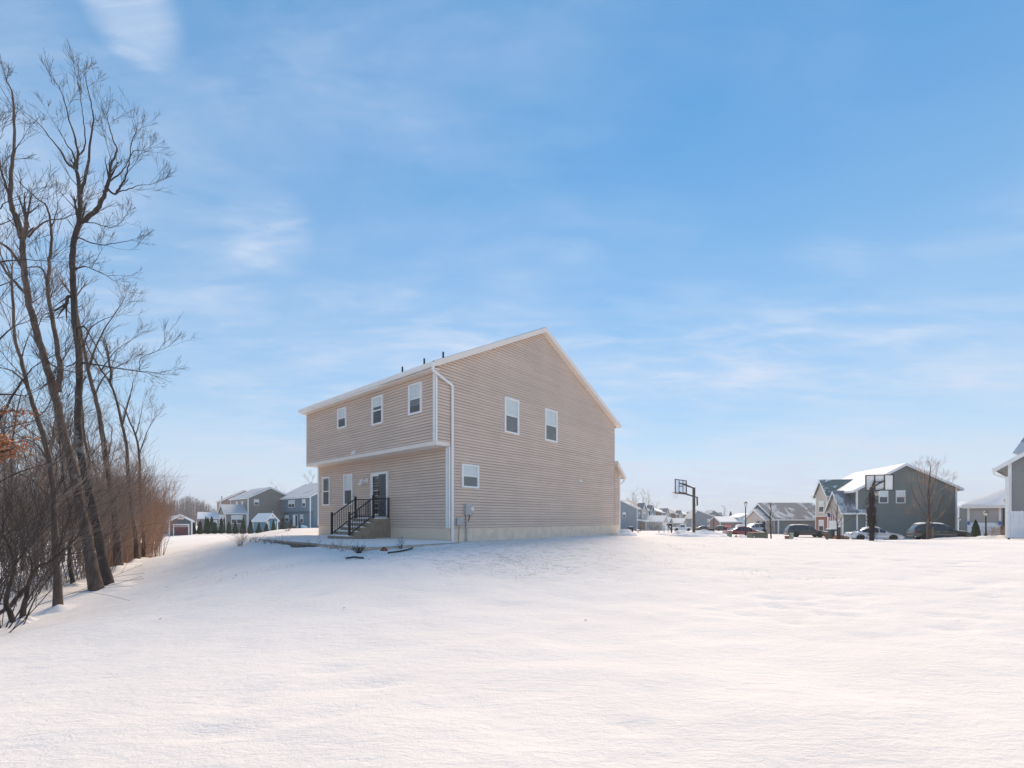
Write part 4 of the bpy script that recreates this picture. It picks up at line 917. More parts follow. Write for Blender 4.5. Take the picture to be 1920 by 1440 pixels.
# ------------------------------------------------------------------ neighbouring houses
def along(o, d, px):                                  # distance from o along d to the sight plane of a photo column
    k = (px-CX)/F; return (k*o[1]-o[0])/(d[0]-k*d[1])
def hz_(py, D): return EYE-(py-HY)/F*D
def face(kind, x0, x1, y0, y1):
    if kind == 'S': return (Vector((x0, y0, 0)), Vector((1, 0, 0)), Vector((0, -1, 0)))
    if kind == 'W': return (Vector((x0, y0, 0)), Vector((0, 1, 0)), Vector((-1, 0, 0)))
    if kind == 'E': return (Vector((x1, y0, 0)), Vector((0, 1, 0)), Vector((1, 0, 0)))
    return (Vector((x0, y1, 0)), Vector((1, 0, 0)), Vector((0, 1, 0)))
def block(root, wm, rm, x0, x1, y0, y1, z0, z1, axis, zr, mid=None, ov=.3, ge=.25, tm=None, names=('wall', 'roof', 'trim'), fdn=None, corners=True, zl=None, zh=None, thick=.16):
    """walls with gables, a pitched roof with eaves and rakes, trim; axis is the ridge direction"""
    tm = tm or M['white']; w = MB(); zl = z1 if zl is None else zl; zh = z1 if zh is None else zh
    if axis == 'y':
        mid = (x0+x1)/2 if mid is None else mid; w.prism([(x0, z0), (x1, z0), (x1, zh), (mid, zr), (x0, zl)], y0, y1, 'y'); a, b, c0, c1 = x0, x1, y0, y1
    else:
        mid = (y0+y1)/2 if mid is None else mid; w.prism([(y0, z0), (y1, z0), (y1, zh), (mid, zr), (y0, zl)], x0, x1, 'x'); a, b, c0, c1 = y0, y1, x0, x1
    w.build(names[0], wm, root)
    s0 = (zr-zl)/(mid-a); s1 = (zr-zh)/(b-mid); rf = MB(); tb = MB(); g = .015
    def P(mb, poly, e0, e1): mb.prism(poly, e0, e1, axis)
    P(rf, [(a-ov, zl-s0*ov+g), (mid, zr+g), (mid, zr+g+thick), (a-ov, zl-s0*ov+g+thick)], c0-ge, c1+ge)
    P(rf, [(mid, zr+g), (b+ov, zh-s1*ov+g), (b+ov, zh-s1*ov+g+thick), (mid, zr+g+thick)], c0-ge, c1+ge)
    for e0, e1 in ((c0-ge-.03, c0-ge-.003), (c1+ge+.003, c1+ge+.03)):
        P(tb, [(a-ov, zl-s0*ov-.16), (mid, zr-.18), (mid, zr+.14), (a-ov, zl-s0*ov+.14)], e0, e1); P(tb, [(mid, zr-.18), (b+ov, zh-s1*ov-.16), (b+ov, zh-s1*ov+.14), (mid, zr+.14)], e0, e1)
    P(tb, [(a-ov-.03, zl-s0*ov-.12), (a-ov-.004, zl-s0*ov-.12), (a-ov-.004, zl-s0*ov+.10), (a-ov-.03, zl-s0*ov+.10)], c0-ge, c1+ge)
    P(tb, [(b+ov+.004, zh-s1*ov-.12), (b+ov+.03, zh-s1*ov-.12), (b+ov+.03, zh-s1*ov+.10), (b+ov+.004, zh-s1*ov+.10)], c0-ge, c1+ge)
    if corners:
        zc = z0 if fdn is None else fdn
        for cx_, cy_ in ((x0, y0), (x1, y0), (x0, y1), (x1, y1)):
            zt_ = min(zl if (cx_ == x0 if axis == 'y' else cy_ == y0) else zh, 99)-.02
            sx_, sy_ = (-1 if cx_ == x0 else 1), (-1 if cy_ == y0 else 1)
            tb.box(min(cx_+sx_*.03, cx_-sx_*.15), min(cy_+sy_*.03, cy_-sy_*.15), zc, max(cx_+sx_*.03, cx_-sx_*.15), max(cy_+sy_*.03, cy_-sy_*.15), zt_)
    tb.build(names[2], tm, root)
    o = rf.build(names[1], rm, root)
    if fdn is not None:
        w = MB(); w.box(x0-.02, y0-.02, z0-.3, x1+.02, y1+.02, fdn); w.build('foundation', M['found'], root)
    return o
def fwin(fr, s, z, w, h, parent, cols=1, split=True, up=None):
    """a far window: frame, one pane per sash, blind behind"""
    mb = MB(); t = .09
    mb.face_box(fr, s, s+t, z, z+h, 0, .07); mb.face_box(fr, s+w-t, s+w, z, z+h, 0, .07); mb.face_box(fr, s+t, s+w-t, z, z+t, 0, .068); mb.face_box(fr, s+t, s+w-t, z+h-t, z+h, 0, .068)
    if split: mb.face_box(fr, s+t, s+w-t, z+h/2-.035, z+h/2+.035, 0, .06)
    for k in range(1, cols): mb.face_box(fr, s+w*k/cols-.05, s+w*k/cols+.05, z+t, z+h-t, 0, .066)
    f = mb.build('window', M['white'], parent)
    for k in range(cols):
        a, b = s+w*k/cols+.04, s+w*(k+1)/cols-.04
        mb = MB(); mb.face_box(fr, a, b, z+.05, z+h/2, 0, .030); mb.build('pane', M['dark'] if up is None else up, f)
        mb = MB(); mb.face_box(fr, a, b, z+h/2, z+h-.05, 0, .031); mb.build('blind', M['blind'], f)
        mb = MB(); mb.face_box(fr, a, b, z+.05, z+h-.05, .040, .044); mb.build('pane', M['glass'], f)
    return f
def garage_door(fr, s, z, w, h, parent, m=None, rows=4, glazed=False):
    m = m or M['white']; mb = MB(); t = .13
    mb.face_box(fr, s-t, s, z, z+h+t, 0, .07); mb.face_box(fr, s+w, s+w+t, z, z+h+t, 0, .07); mb.face_box(fr, s, s+w, z+h, z+h+t, 0, .069); f = mb.build('garage_door', M['white'], parent)
    for i in range(rows):
        mb = MB(); mb.face_box(fr, s+.01, s+w-.01, z+h*i/rows+.012, z+h*(i+1)/rows-.012, 0, .03)
        n = 4
        if not (glazed and i == rows-1):
            for k in range(n): mb.face_box(fr, s+w*(k+.1)/n, s+w*(k+.9)/n, z+h*(i+.2)/rows, z+h*(i+.8)/rows, .03, .045)
        mb.build('door_panel', m, f)
        if glazed and i == rows-1:
            mb = MB()
            for k in range(8): mb.face_box(fr, s+w*(k+.15)/8, s+w*(k+.85)/8, z+h*(i+.2)/rows, z+h*(i+.85)/rows, .03, .04)
            mb.build('pane', M['steel'], f)
    return f
def house_at(name, label, px, D, rz, zb=None, cat='house', group=None):
    x = atx(px, D); z = tz(x, D) if zb is None else zb
    return thing(name, label, cat, (x, D, z), rz, group), (x, D, z)

FS = dict(blue=siding_far('slate_blue_siding', (0.155, 0.215, 0.27)), grey=siding_far('warm_grey_siding', (0.255, 0.235, 0.215)), brown=siding_far('brown_siding', (0.33, 0.225, 0.18)), green=siding_far('grey_green_siding', (0.165, 0.185, 0.175)),
          ranch=siding_far('blue_grey_siding', (0.21, 0.23, 0.25)), r1=siding_far('dusty_blue_siding', (0.25, 0.285, 0.32)), darkshed=siding_far('charcoal_siding', (0.10, 0.115, 0.13), .15), blueshed=siding_far('teal_blue_panel', (0.10, 0.24, 0.33), .2),
          pale=siding_far('pale_grey_siding', (0.62, 0.65, 0.68)), beige=siding_far('beige_siding', (0.56, 0.49, 0.42), .18), taupe=siding_far('taupe_siding', (0.42, 0.37, 0.34)), rightgrey=siding_far('cool_grey_siding', (0.245, 0.255, 0.255), .16), maroon=siding_far('maroon_brown_siding', (0.26, 0.17, 0.15)))
RM = dict(full=roof_mat('snowy_roof', (0.12, 0.13, 0.15), 0.93, .5), most=roof_mat('mostly_snowy_roof', (0.16, 0.18, 0.20), .72, .5, 3.0, (.5, 1.4, 1), (.50, .53, .56)), patch=roof_mat('patchy_snow_roof', (0.20, 0.20, 0.22), .47, .35, 9.0, (1.6, .5, 1), (.55, .58, .61)), bare=roof_mat('bare_shingle_roof', (0.17, 0.19, 0.22), .18, .5, 5.0), green=roof_mat('green_shingle_roof', (0.13, 0.175, 0.165), .38, .9, 2.0))

# --- left group, behind the patio
bh, o = house_at('slate_blue_house', 'slate blue two storey house with snowy roof, nearest on the left', 581.5, 86, R(48.8)); zb = o[2]
Wl = along(o, (-VR[1], VR[0]), 518.5); z2 = hz_(930.5, 86)-zb; zs = hz_(958.5, 86)-zb; Lw = abs(Wl)
block(bh, FS['blue'], RM['most'], 0, 12.5, 0, Lw, zs, z2, 'y', z2+3.3, ov=.35)
w = MB(); w.box(.6, .06, 0, 12.4, Lw-.5, zs+.01); w.build('ground_floor_wall', FS['blue'], bh)
w = MB(); w.box(-.03, -.03, 0, .12, .1, zs); w.box(.57, Lw-.6, .3, .72, Lw-.46, zs); w.build('corner_board', M['white'], bh)
fU = face('W', 0, 12.5, 0, Lw); fL = face('W', .6, 12.5, 0, Lw); fS = face('S', 0, 12.5, .0, Lw)
su = lambda px: along(o, (-VR[1], VR[0]), px)
fwin(fU, su(552.8), z2-2.05, su(541)-su(552.8), 1.55, bh, 2); fwin(fU, su(573), z2-2.0, su(567)-su(573), 1.55, bh)
fwin(fL, su(536), zs-2.0, su(529)-su(536), 1.3, bh); fwin(fL, su(563), zs-2.3, su(557.5)-su(563), 1.7, bh)
d = MB(); d.face_box(fL, su(553), su(553)+.1, .2, zs-.6, 0, .07); d.face_box(fL, su(544)-.1, su(544), .2, zs-.6, 0, .07); d.face_box(fL, su(553)+.1, su(544)-.1, zs-.75, zs-.6, 0, .068); dd = d.build('patio_door', M['white'], bh)
d = MB(); d.face_box(fL, su(553)+.1, su(548.5), .25, zs-.75, 0, .03); d.build('pane', M['dark'], dd); d = MB(); d.face_box(fL, su(548.5), su(544)-.1, .25, zs-.75, 0, .04); d.build('pane', M['blind'], dd)
w = MB(); w.face_box(fS, 1.9, 2.3, -.2, z2+.2, .02, .14); w.build('downspout', M['white'], bh)
w = MB(); w.box(1.0, .02, -.5, 12.4, .09, .5); w.build('foundation', M['found'], bh)

gh, o = house_at('grey_gabled_house', 'warm grey two storey house with gabled sunroom in the middle of the left group', 464.8, 90, R(48.8)); zb = o[2]
z2 = hz_(933, 90)-zb; dx = VR; dy = (-dx[1], dx[0]); Wm = along(o, dx, 507.5); Lb = along(o, dy, 432.5)
block(gh, FS['grey'], RM['most'], 0, Wm*2.05, 0, Lb, 0, z2, 'y', hz_(914.5, 90+Wm*dx[1])-zb, mid=Wm, zh=z2+.1)
fS = face('S', 0, 12, 0, Lb); fW = face('W', 0, 12, 0, Lb); zz = lambda py: hz_(py, 90)-zb
a = along(o, dx, 476); b = along(o, dx, 485.5); fwin(fS, a, zz(947), b-a, 1.2, gh)
for px in (446, 456): fwin(fW, along(o, dy, px), z2-1.9, .9, 1.3, gh)
v = MB(); v.face_box(fS, along(o, dx, 510.5), along(o, dx, 512), zz(960), zz(958), 0, .1); v.build('vent_hood', M['white'], gh)
# gabled sunroom on the rear wall, its gable looks left
sunz = zz(961.5); s_l = along((o[0], o[1]-.0), dx, 437)
block(gh, FS['grey'], RM['most'], -3.9, -.02, .3, 4.1, 0, sunz, 'x', sunz+1.5, ov=.25, names=('sunroom_wall', 'sunroom_roof', 'trim'))
fSS = face('S', -3.9, 0, .3, 4); fwin(fSS, 1.0, sunz-2.2, 2.0, 1.75, gh, 2)
fSW = face('W', -3.9, 0, .3, 4.1); w = MB()
for k in range(3): fwin(fSW, .35+k*1.08, sunz-2.0, .95, 1.6, gh)

bt_, o = house_at('brown_house', 'brown two storey house half hidden at the far left of the group', 413.5, 112, R(38)); zb = o[2]
z2 = hz_(939.5, 112)-zb; dx = (math.cos(R(38)), math.sin(R(38))); Wm = along(o, dx, 459); block(bt_, FS['brown'], RM['patch'], 0, Wm*2, 0, 9, 0, z2, 'y', hz_(919.5, 112+Wm*dx[1])-zb, mid=Wm)
fW = face('W', 0, 12, 0, 10); fwin(fW, 1.2, z2-1.9, 1.3, 1.4, bt_)
g = MB(); g.tube([(.3, .5, z2+.1), (.3, .5, z2+1.3)], .09, 6); g.build('vent_pipe', M['black'], bt_)
w = MB(); w.prism([(-.1, 0), (-.1, 3.3), (4.2, 3.3), (4.2, 0)], -4.2, -.02, 'x'); w.build('sunroom_wall', FS['grey'], bt_)
w = MB(); w.prism([(-.5, 3.15), (2.2, 4.75), (4.6, 3.15), (4.6, 3.0), (-.5, 3.0)], -4.6, -.02, 'x'); w.build('sunroom_roof', RM['full'], bt_)
fS = (Vector((-4.2, -.1, 0)), Vector((1, 0, 0)), Vector((0, -1, 0))); fwin(fS, 1.3, 1.2, 1.1, 1.6, bt_); fwin(fS, 2.45, 1.2, 1.1, 1.6, bt_)

sh, o = house_at('blue_garden_shed', 'small teal blue garden shed with snow on its roof behind the arborvitae row', 500.3, 74, R(50), cat='shed'); zb = o[2]
dx = (math.cos(R(50)), math.sin(R(50))); dy = (-dx[1], dx[0]); Ls = along(o, dy, 474.5); Ws = along(o, dx, 521); z2 = hz_(975, 74)-zb
Ws = min(Ws, 5.2)
block(sh, FS['blueshed'], RM['full'], 0, Ws, 0, Ls, 0, z2, 'y', z2+1.0, ov=.2, ge=.15)
fS = face('S', 0, Ws, 0, Ls); v = MB(); v.face_box(fS, Ws/2-.35, Ws/2+.35, z2+.25, z2+.6, 0, .04); v.build('vent', M['white'], sh)
d = MB(); d.face_box(fS, .25, .37, .1, 1.9, 0, .05); d.face_box(fS, Ws-.5, Ws-.38, .1, 1.9, 0, .05); d.build('door', M['white'], sh)

gs, o = house_at('garage_shed', 'charcoal garage shed with maroon overhead door beside the reddish thicket', 316.5, 65.5, R(39), cat='shed'); zb = o[2]
dx = (math.cos(R(39)), math.sin(R(39))); Wg = along(o, dx, 360.5); z2 = hz_(976.5, 65)-zb; D_ = 64.5
block(gs, FS['darkshed'], RM['full'], 0, Wg, 0, 5.5, 0, z2, 'y', z2+.82, ov=.25, ge=.12)
fS = face('S', 0, Wg, 0, 5); a, b = along(o, dx, 326.5), along(o, dx, 353); garage_door(fS, a, .05, b-a, (hz_(984.5, D_)-zb)-.05, gs, plain('maroon_door', (0.135, 0.045, 0.055), .5, .2, 5), 4, True)
v = MB(); v.face_box(fS, Wg/2-.35, Wg/2+.35, z2+.22, z2+.5, 0, .04); v.build('vent', M['cream'], gs)
s2, o = house_at('far_shed', 'dark low shed with one snowy roof slope behind the garage shed', 299, 80, R(38), cat='shed'); block(s2, FS['darkshed'], RM['full'], 0, 4.2, 0, 6, 0, 2.5, 'y', 3.3, ov=.25)

# patio furniture by the blue house
p = gpt(565, 0, 80); tb = thing('patio_table', 'patio table under a blue cover beside the blue house', 'table', p); c = MB(); c.lathe([(.95, .1), (1.0, .75), (.9, .95), (.35, 1.15), (0, 1.2)], 12); c.build('cover', plain('blue_cover', (.20, .38, .55), .6), tb)
c = MB()
for k in range(4): a = k*1.57+.7; c.bar((.6*math.cos(a), .6*math.sin(a), -.05), (.6*math.cos(a), .6*math.sin(a), .5), .08)
c.build('leg', M['black'], tb)
for px, l in ((551, 'brown patio chair left of the blue covered table, nearer the patio door'), (557, 'brown patio chair just left of the blue covered table')):
    p = gpt(px, 0, 79); ch = thing('patio_chair', l, 'chair', p, R(30), 'patio chairs')
    for nm, bx in (('seat', (-.35, -.35, .38, .35, .35, .50)), ('backrest', (-.35, .30, .50, .35, .38, 1.0)), ('leg', (-.35, -.35, -.05, -.27, .35, .38)), ('leg', (.27, -.35, -.05, .35, .35, .38))):
        c = MB(); c.box(*bx); c.build(nm, M['rust'], ch)

# --- the street to the right of the tan house: rear gables towards us, fronts to the right
def row_house(label, px, D, rz, side, frontm, rm, zr_py, ze_py, W, L, mid, porch=True, garage=True, cross=True, zb=None, wins=((.62, .58), (.62, .12))):
    root, o = house_at('row_house', label, px, D, rz, group='houses along the far side of the street'); zb_ = o[2]
    zr, ze = hz_(zr_py, D)-zb_, hz_(ze_py, D)-zb_
    block(root, side, rm, -W, 0, 0, L, 0, ze, 'y', zr, mid=-W*mid, ov=.4)
    fE = face('E', -W, 0, 0, L); fS = face('S', -W, 0, 0, L)
    for sx_, sz_ in wins: fwin(fS, W*sx_, ze*sz_, .95, 1.5, root)
    for k in range(3): fwin(fE, L*(.12+.3*k), ze*.62, 1.0, 1.4, root)
    if cross: block(root, frontm, RM['bare'], -1.0, .6, L*.28, L*.62, ze*.50, ze-.1, 'x', ze+1.5, ov=.25, names=('dormer_wall', 'dormer_roof', 'trim')); fwin(face('E', -1, .6, L*.28, L), L*.1, ze*.64, 1.2, 1.4, root)
    if garage:
        gr = block(root, frontm, RM['full'], .02, 6.0, L*.45, L*.98, 0, 2.7, 'x', 4.3, ov=.3, names=('garage_wall', 'garage_roof', 'trim'))
        garage_door(face('E', 0, 6.0, L*.45, L), L*.06, .05, L*.4, 2.2, root)
    if porch:
        p_ = MB(); p_.prism([(.02, 2.9), (2.6, 2.55), (2.6, 2.75), (.02, 3.4)], .1, L*.44, 'y'); p_.build('porch_roof', RM['full'], root)
        for y in (.25, L*.22, L*.42): p_ = MB(); p_.box(2.35, y-.09, 0, 2.53, y+.09, 2.55); p_.build('porch_post', M['white'], root)
        p_ = MB(); p_.face_box(fE, L*.2, L*.2+.95, .1, 2.2, 0, .05); p_.build('front_door', M['dark'], root)
    return root, o
row_house('dusty blue two storey house just right of the tan house', 1195, 130, R(-34), FS['r1'], FS['beige'], RM['patch'], 937.5, 953, 11, 10, .45, wins=((.60, .60), (.40, .14)))
row_house('blue grey house with white porch posts, second in the street', 1212.5, 152, R(-34), FS['r1'], FS['blue'], RM['patch'], 945, 956, 11, 10, .5)
row_house('brown sided house with a long snowy roof, third in the street', 1242, 165, R(-34), FS['maroon'], FS['beige'], RM['full'], 946.5, 961, 11, 11, .95)
row_house('brick red house behind the white pickup truck, fourth in the street', 1268, 188, R(-34), FS['maroon'], FS['beige'], RM['patch'], 953, 964, 11, 11, .6)
row_house('grey house with a low garage behind the basketball pole, fifth in the street', 1290, 205, R(-30), FS['grey'], FS['beige'], RM['full'], 957.5, 966, 11, 12, .6)
row_house('pale blue grey house with small gables right of the basketball pole', 1344, 170, R(-8), FS['r1'], FS['pale'], RM['most'], 957, 970, 9, 11, .78)
row_house('dark roofed two storey house behind the far lamp post', 1356, 215, R(-8), FS['ranch'], FS['pale'], RM['most'], 956.5, 967, 6.2, 12, .75)
rh2, o = house_at('long_low_house', 'long low house with a full snowy roof behind the stop sign', 1350, 150, R(-3), zb=None); block(rh2, FS['maroon'], RM['full'], 0, 7.5, 0, 9, 0, hz_(978, 150)-o[2], 'x', hz_(969, 150)-o[2], ov=.4)
rh3, o = house_at('pale_house', 'pale grey two storey house behind the silver car', 1386, 150, R(-3)); ze = hz_(970, 150)-o[2]; block(rh3, FS['pale'], RM['full'], 0, 8.2, 0, 9, 0, ze, 'y', hz_(963, 150)-o[2], mid=3.4, ov=.35)
for k in range(4): fwin(face('S', 0, 8, 0, 9), 4.6+k*.8, ze-1.5, .6, .9, rh3)
rh4, o = house_at('hip_roof_house', 'bluish house with a stepped snowy roof left of the low ranch house', 1437, 105, R(-3)); ze = hz_(974, 105)-o[2]; block(rh4, FS['ranch'], RM['most'], 0, 9, 0, 9, 0, ze, 'y', hz_(949, 105)-o[2], mid=5.6, ov=.4)
w = MB(); w.box(5.0, 2, ze, 7.6, 5, hz_(948.5, 105)-o[2]); w.build('dormer_wall', FS['taupe'], rh4)
# low ranch house
rn, o = house_at('ranch_house', 'low blue grey ranch house with patchy snow on a big roof', 1459, 76, R(-2)); zb = o[2]; ze = hz_(972.5, 76)-zb
Wr = along(o, (math.cos(R(-2)), math.sin(R(-2))), 1548)
block(rn, FS['ranch'], RM['patch'], 0, Wr, 0, 10, 0, ze, 'x', hz_(944, 80)-zb, ov=.35, ge=.9)
f = face('S', 0, Wr, 0, 10); fwin(f, along(o, (1, -.035), 1528), .5, along(o, (1, -.035), 1537)-along(o, (1, -.035), 1528), ze-.85, rn)
v = MB(); v.face_box(f, 3.5, 3.8, .5, .75, 0, .1); v.face_box(f, 4.1, 4.4, .5, .75, 0, .1); v.build('vent_hood', M['white'], rn)
block(rn, FS['beige'], RM['most'], -1.6, -.02, 1.0, 8, 0, ze-.1, 'x', ze+1.6, ov=.3, names=('entry_wall', 'entry_roof', 'trim'))
for y in (1.2, 3.2): v = MB(); v.box(-1.9, y-.3, 0, -1.62, y+.3, ze-.5); v.build('shutter', M['dark'], rn)

# --- grey green house
gg, o = house_at('grey_green_house', 'large grey green gabled house behind the white backboard', 1606, 59.5, R(-12.2)); zb = o[2]; dx = (math.cos(R(-12.2)), math.sin(R(-12.2))); dy = (-dx[1], dx[0])
Wx = along(o, dx, 1794); Mx = along(o, dx, 1696.5); De = o[1]+Wx*dx[1]; zl = hz_(917.5, 59.5)-zb; zh = hz_(914, De)-zb; zr = hz_(871, o[1]+Mx*dx[1])-zb
block(gg, FS['green'], RM['full'], 0, Wx, 0, 12, 0, zl, 'y', zr, mid=Mx, zl=zl, zh=zh, ov=.55, ge=.35)
f = face('S', 0, Wx, 0, 12)
for a, b in ((1647.5, 1665), (1679.5, 1697)):
    s0, s1 = along(o, dx, a), along(o, dx, b); Dd = o[1]+s0*dx[1]; fwin(f, s0, hz_(943.5, Dd)-zb, s1-s0, hz_(919.5, Dd)-hz_(943.5, Dd), gg)
x1 = -1.55; zg = hz_(957, 59)-zb; za = hz_(921.5, 61)-zb
y_r, y_l = 0.02, 4.4
block(gg, FS['beige'], RM['patch'], x1, 1.2, y_r, y_l, 0, zg, 'x', za, ov=.35, ge=.35, names=('garage_wall', 'garage_roof', 'trim'))
w = MB(); w.box(x1+.02, -.012, 0, .0, 0.018, zg-.02); w.build('garage_side_wall', FS['green'], gg)
fG = face('W', x1, 1, y_r, y_l); garage_door(fG, .75, .05, 2.9, 2.25, gg)
y2_, y3_ = 4.7, 8.4
zt2 = hz_(924, 63)-zb; block(gg, FS['beige'], RM['green'], -1.2, 5.5, y2_+.6, y3_+.6, 2.9, zt2, 'x', zt2+2.0, ov=.4, ge=.3, names=('entry_gable_wall', 'entry_gable_roof', 'trim'))
w = MB(); w.box(-1.19, y2_+.61, 0, .0, y3_+.59, 2.9); w.build('brick_front', plain('red_brown_brick', (.27, .13, .10), .9, .3, 8), gg)
w = MB(); w.box(-1.5, y2_+.4, 2.86, .0, y3_+.7, 2.98); w.build('porch_band', M['cream'], gg)
fE2 = face('W', -1.2, 5, y2_+.6, y3_+.6); fwin(fE2, 1.0, 3.5, 1.6, 1.7, gg); fwin(fE2, 1.0, .6, 1.6, 1.8, gg)
w = MB(); w.box(-.04, 8.9, .0, .0, 12.0, zl); w.build('corner_board', M['white'], gg)

# --- garage house with thick snow, right edge
gr, o = house_at('garage_house', 'taupe house with a white garage door and thick snow on its roof', 1814.5, 53, R(-47)); zb = o[2]; dx = (math.cos(R(-47)), math.sin(R(-47))); ze = hz_(948.5, 52)-zb
Wg = along(o, dx, 1880); Wall = Wg+8
w = MB(); w.box(0, 0, 0, Wall, 9, ze); w.build('wall', FS['taupe'], gr)
w = MB(); w.hexa([(-.45, -.45, ze-.02), (Wall+.4, -.45, ze-.02), (Wall+.4, 9.4, ze-.02), (-.45, 9.4, ze-.02)], [(4.4, 4.3, ze+2.6), (Wall-4, 4.3, ze+2.6), (Wall-4, 4.6, ze+2.6), (4.4, 4.6, ze+2.6)]); rf = w.build('roof', M['shingle'], gr)
w = MB(); nn = 20; vs_, fs_ = [], []
for i in range(nn+1):
    for j in range(7):
        u, v = i/nn, j/6; xa = -.52+v*4.9; xb = Wall+.45-v*4.4; y = -.55+v*4.85
        vs_.append((xa+(xb-xa)*u, y, ze+.02+v*2.62+(.24 if 0 < v else .12)+(.10*math.sin(u*19)+.06*math.sin(u*47))*(1-v)))
fs_ = [(i*7+j, (i+1)*7+j, (i+1)*7+j+1, i*7+j+1) for i in range(nn) for j in range(6)]
w.add(vs_, fs_); vs2 = [vs_[i*7] for i in range(nn+1)]; w.add(vs2+[(p[0], p[1]+.03, ze-.02) for p in vs2], [(i, i+1, nn+2+i, nn+1+i) for i in range(nn)])
vs3 = [vs_[j] for j in range(7)]; w.add(vs3+[(p[0]+.05, p[1], p[2]-.3) for p in vs3], [(j, j+1, 8+j, 7+j) for j in range(6)])
w.build('snow_cover', M['snow_cap'], rf, smooth=True, recalc=False)
w = MB(); w.box(-.45, -.50, ze-.28, Wall+.4, -.46, ze-.02); w.box(-.04, -.04, 0, .16, .1, ze); w.box(Wg-.3, -.04, 0, Wg-.12, .1, ze-.02); w.build('trim', M['cream'], gr)
f = face('S', 0, Wall, 0, 9); a, b = along(o, dx, 1820), along(o, dx, 1872.5); garage_door(f, a, .05, b-a, hz_(983, 52)-zb, gr)
for px in (1816.2, 1874.5):
    s = along(o, dx, px); q = MB(); q.face_box(f, s-.05, s+.05, 1.9, 2.05, 0, .12); q.face_box(f, s-.10, s+.10, 1.75, 2.15, .10, .28); q.build('wall_lantern', plain('blue_glass', (.03, .12, .42), .2, .1, 4), gr)
w = MB(); s = along(o, dx, 1873.5); w.face_box(f, s+.1, s+.7, 0, 1.6, .0, .15); w.build('brick_pier', M['rust'], gr)
w = MB(); w.face_box(f, Wg, Wg+.9, 0, ze-.3, .0, .06); w.build('front_door', M['dark'], gr)
ff, o = house_at('far_roof_house', 'far house of which a snowy roof shows left of the garage house', 1797, 85, R(0)); block(ff, FS['green'], RM['full'], 0, 6, 0, 7, 0, hz_(950, 85)-o[2], 'x', hz_(941, 85)-o[2], ov=.3)

# --- grey house and white fence at the right edge
rg, o = house_at('cool_grey_house', 'grey sided house corner with a white downspout, cut by the right edge', 1891, 32.5, R(-52)); zb = o[2]; ze = hz_(868, 32.5)-zb
block(rg, FS['rightgrey'], RM['most'], 0, 9, 0, 9, 0, ze, 'y', ze+3.2, ov=.62, ge=.35, tm=M['white'], thick=.14)
w = MB(); w.bar((-.74, -.1, ze-.45), (-.70, -.1, ze-.80), .11); w.bar((-.70, -.1, ze-.80), (-.14, -.06, ze-1.05), .11); w.bar((-.06, -.12, ze-1.0), (-.06, -.12, -.1), .20, .10, up=(0, 1, 0)); w.build('downspout', M['white'], rg)
w = MB(); w.prism([(-.83, ze-.33), (-.79, ze-.47), (-.655, ze-.47), (-.655, ze-.33)], -.3, 9, 'y'); w.build('gutter', M['white'], rg)
inv = (Matrix.Translation(Vector(o)) @ Matrix.Rotation(R(-52), 4, 'Z')).inverted(); A_, B_ = inv @ at(1898, 850, 33.6), inv @ at(1926, 806, 33.2)
w = MB(); w.hexa([(A_.x, A_.y, A_.z), (A_.x+6, A_.y-.2, A_.z-.3), (A_.x+6, A_.y+5, A_.z-.3), (A_.x+.6, A_.y+5, A_.z)], [(B_.x, B_.y+.8, B_.z), (B_.x+6, B_.y+.8, B_.z), (B_.x+6, B_.y+3, B_.z), (B_.x+.6, B_.y+3, B_.z)]); w.build('upper_roof', RM['patch'], rg)
fn, o = house_at('board_fence', 'white vertical board fence in front of the grey house', 1888, 29.6, R(-30), cat='fence'); zb = o[2]; zt = hz_(958.5, 29.6)-zb; z0 = hz_(1008.5, 29.6)-zb
dx = (math.cos(R(-6)), math.sin(R(-6)))
r = random.Random(2); fw = plain('weathered_white_board', (.68, .70, .72), .7, .05, 3)
for k in range(26):
    w = MB(); x = k*.152; h = zt+r.uniform(-.02, .015); w.prism([(x+.004, z0+r.uniform(0, .02)), (x+.146, z0+r.uniform(0, .02)), (x+.146, h-.03), (x+.115, h), (x+.035, h), (x+.004, h-.03)], -.012+r.uniform(-.004, .004), .012, 'y'); w.build('board', fw, fn)
w = MB(); w.box(0, .014, z0+.25, 3.95, .05, z0+.34); w.box(0, .014, zt-.35, 3.95, .05, zt-.26); w.build('fence_rail', fw, fn)
for x in (.12, 2.1, 3.8): w = MB(); w.box(x-.05, .052, -.15, x+.05, .15, zt-.1); w.build('post', M['timber'], fn)

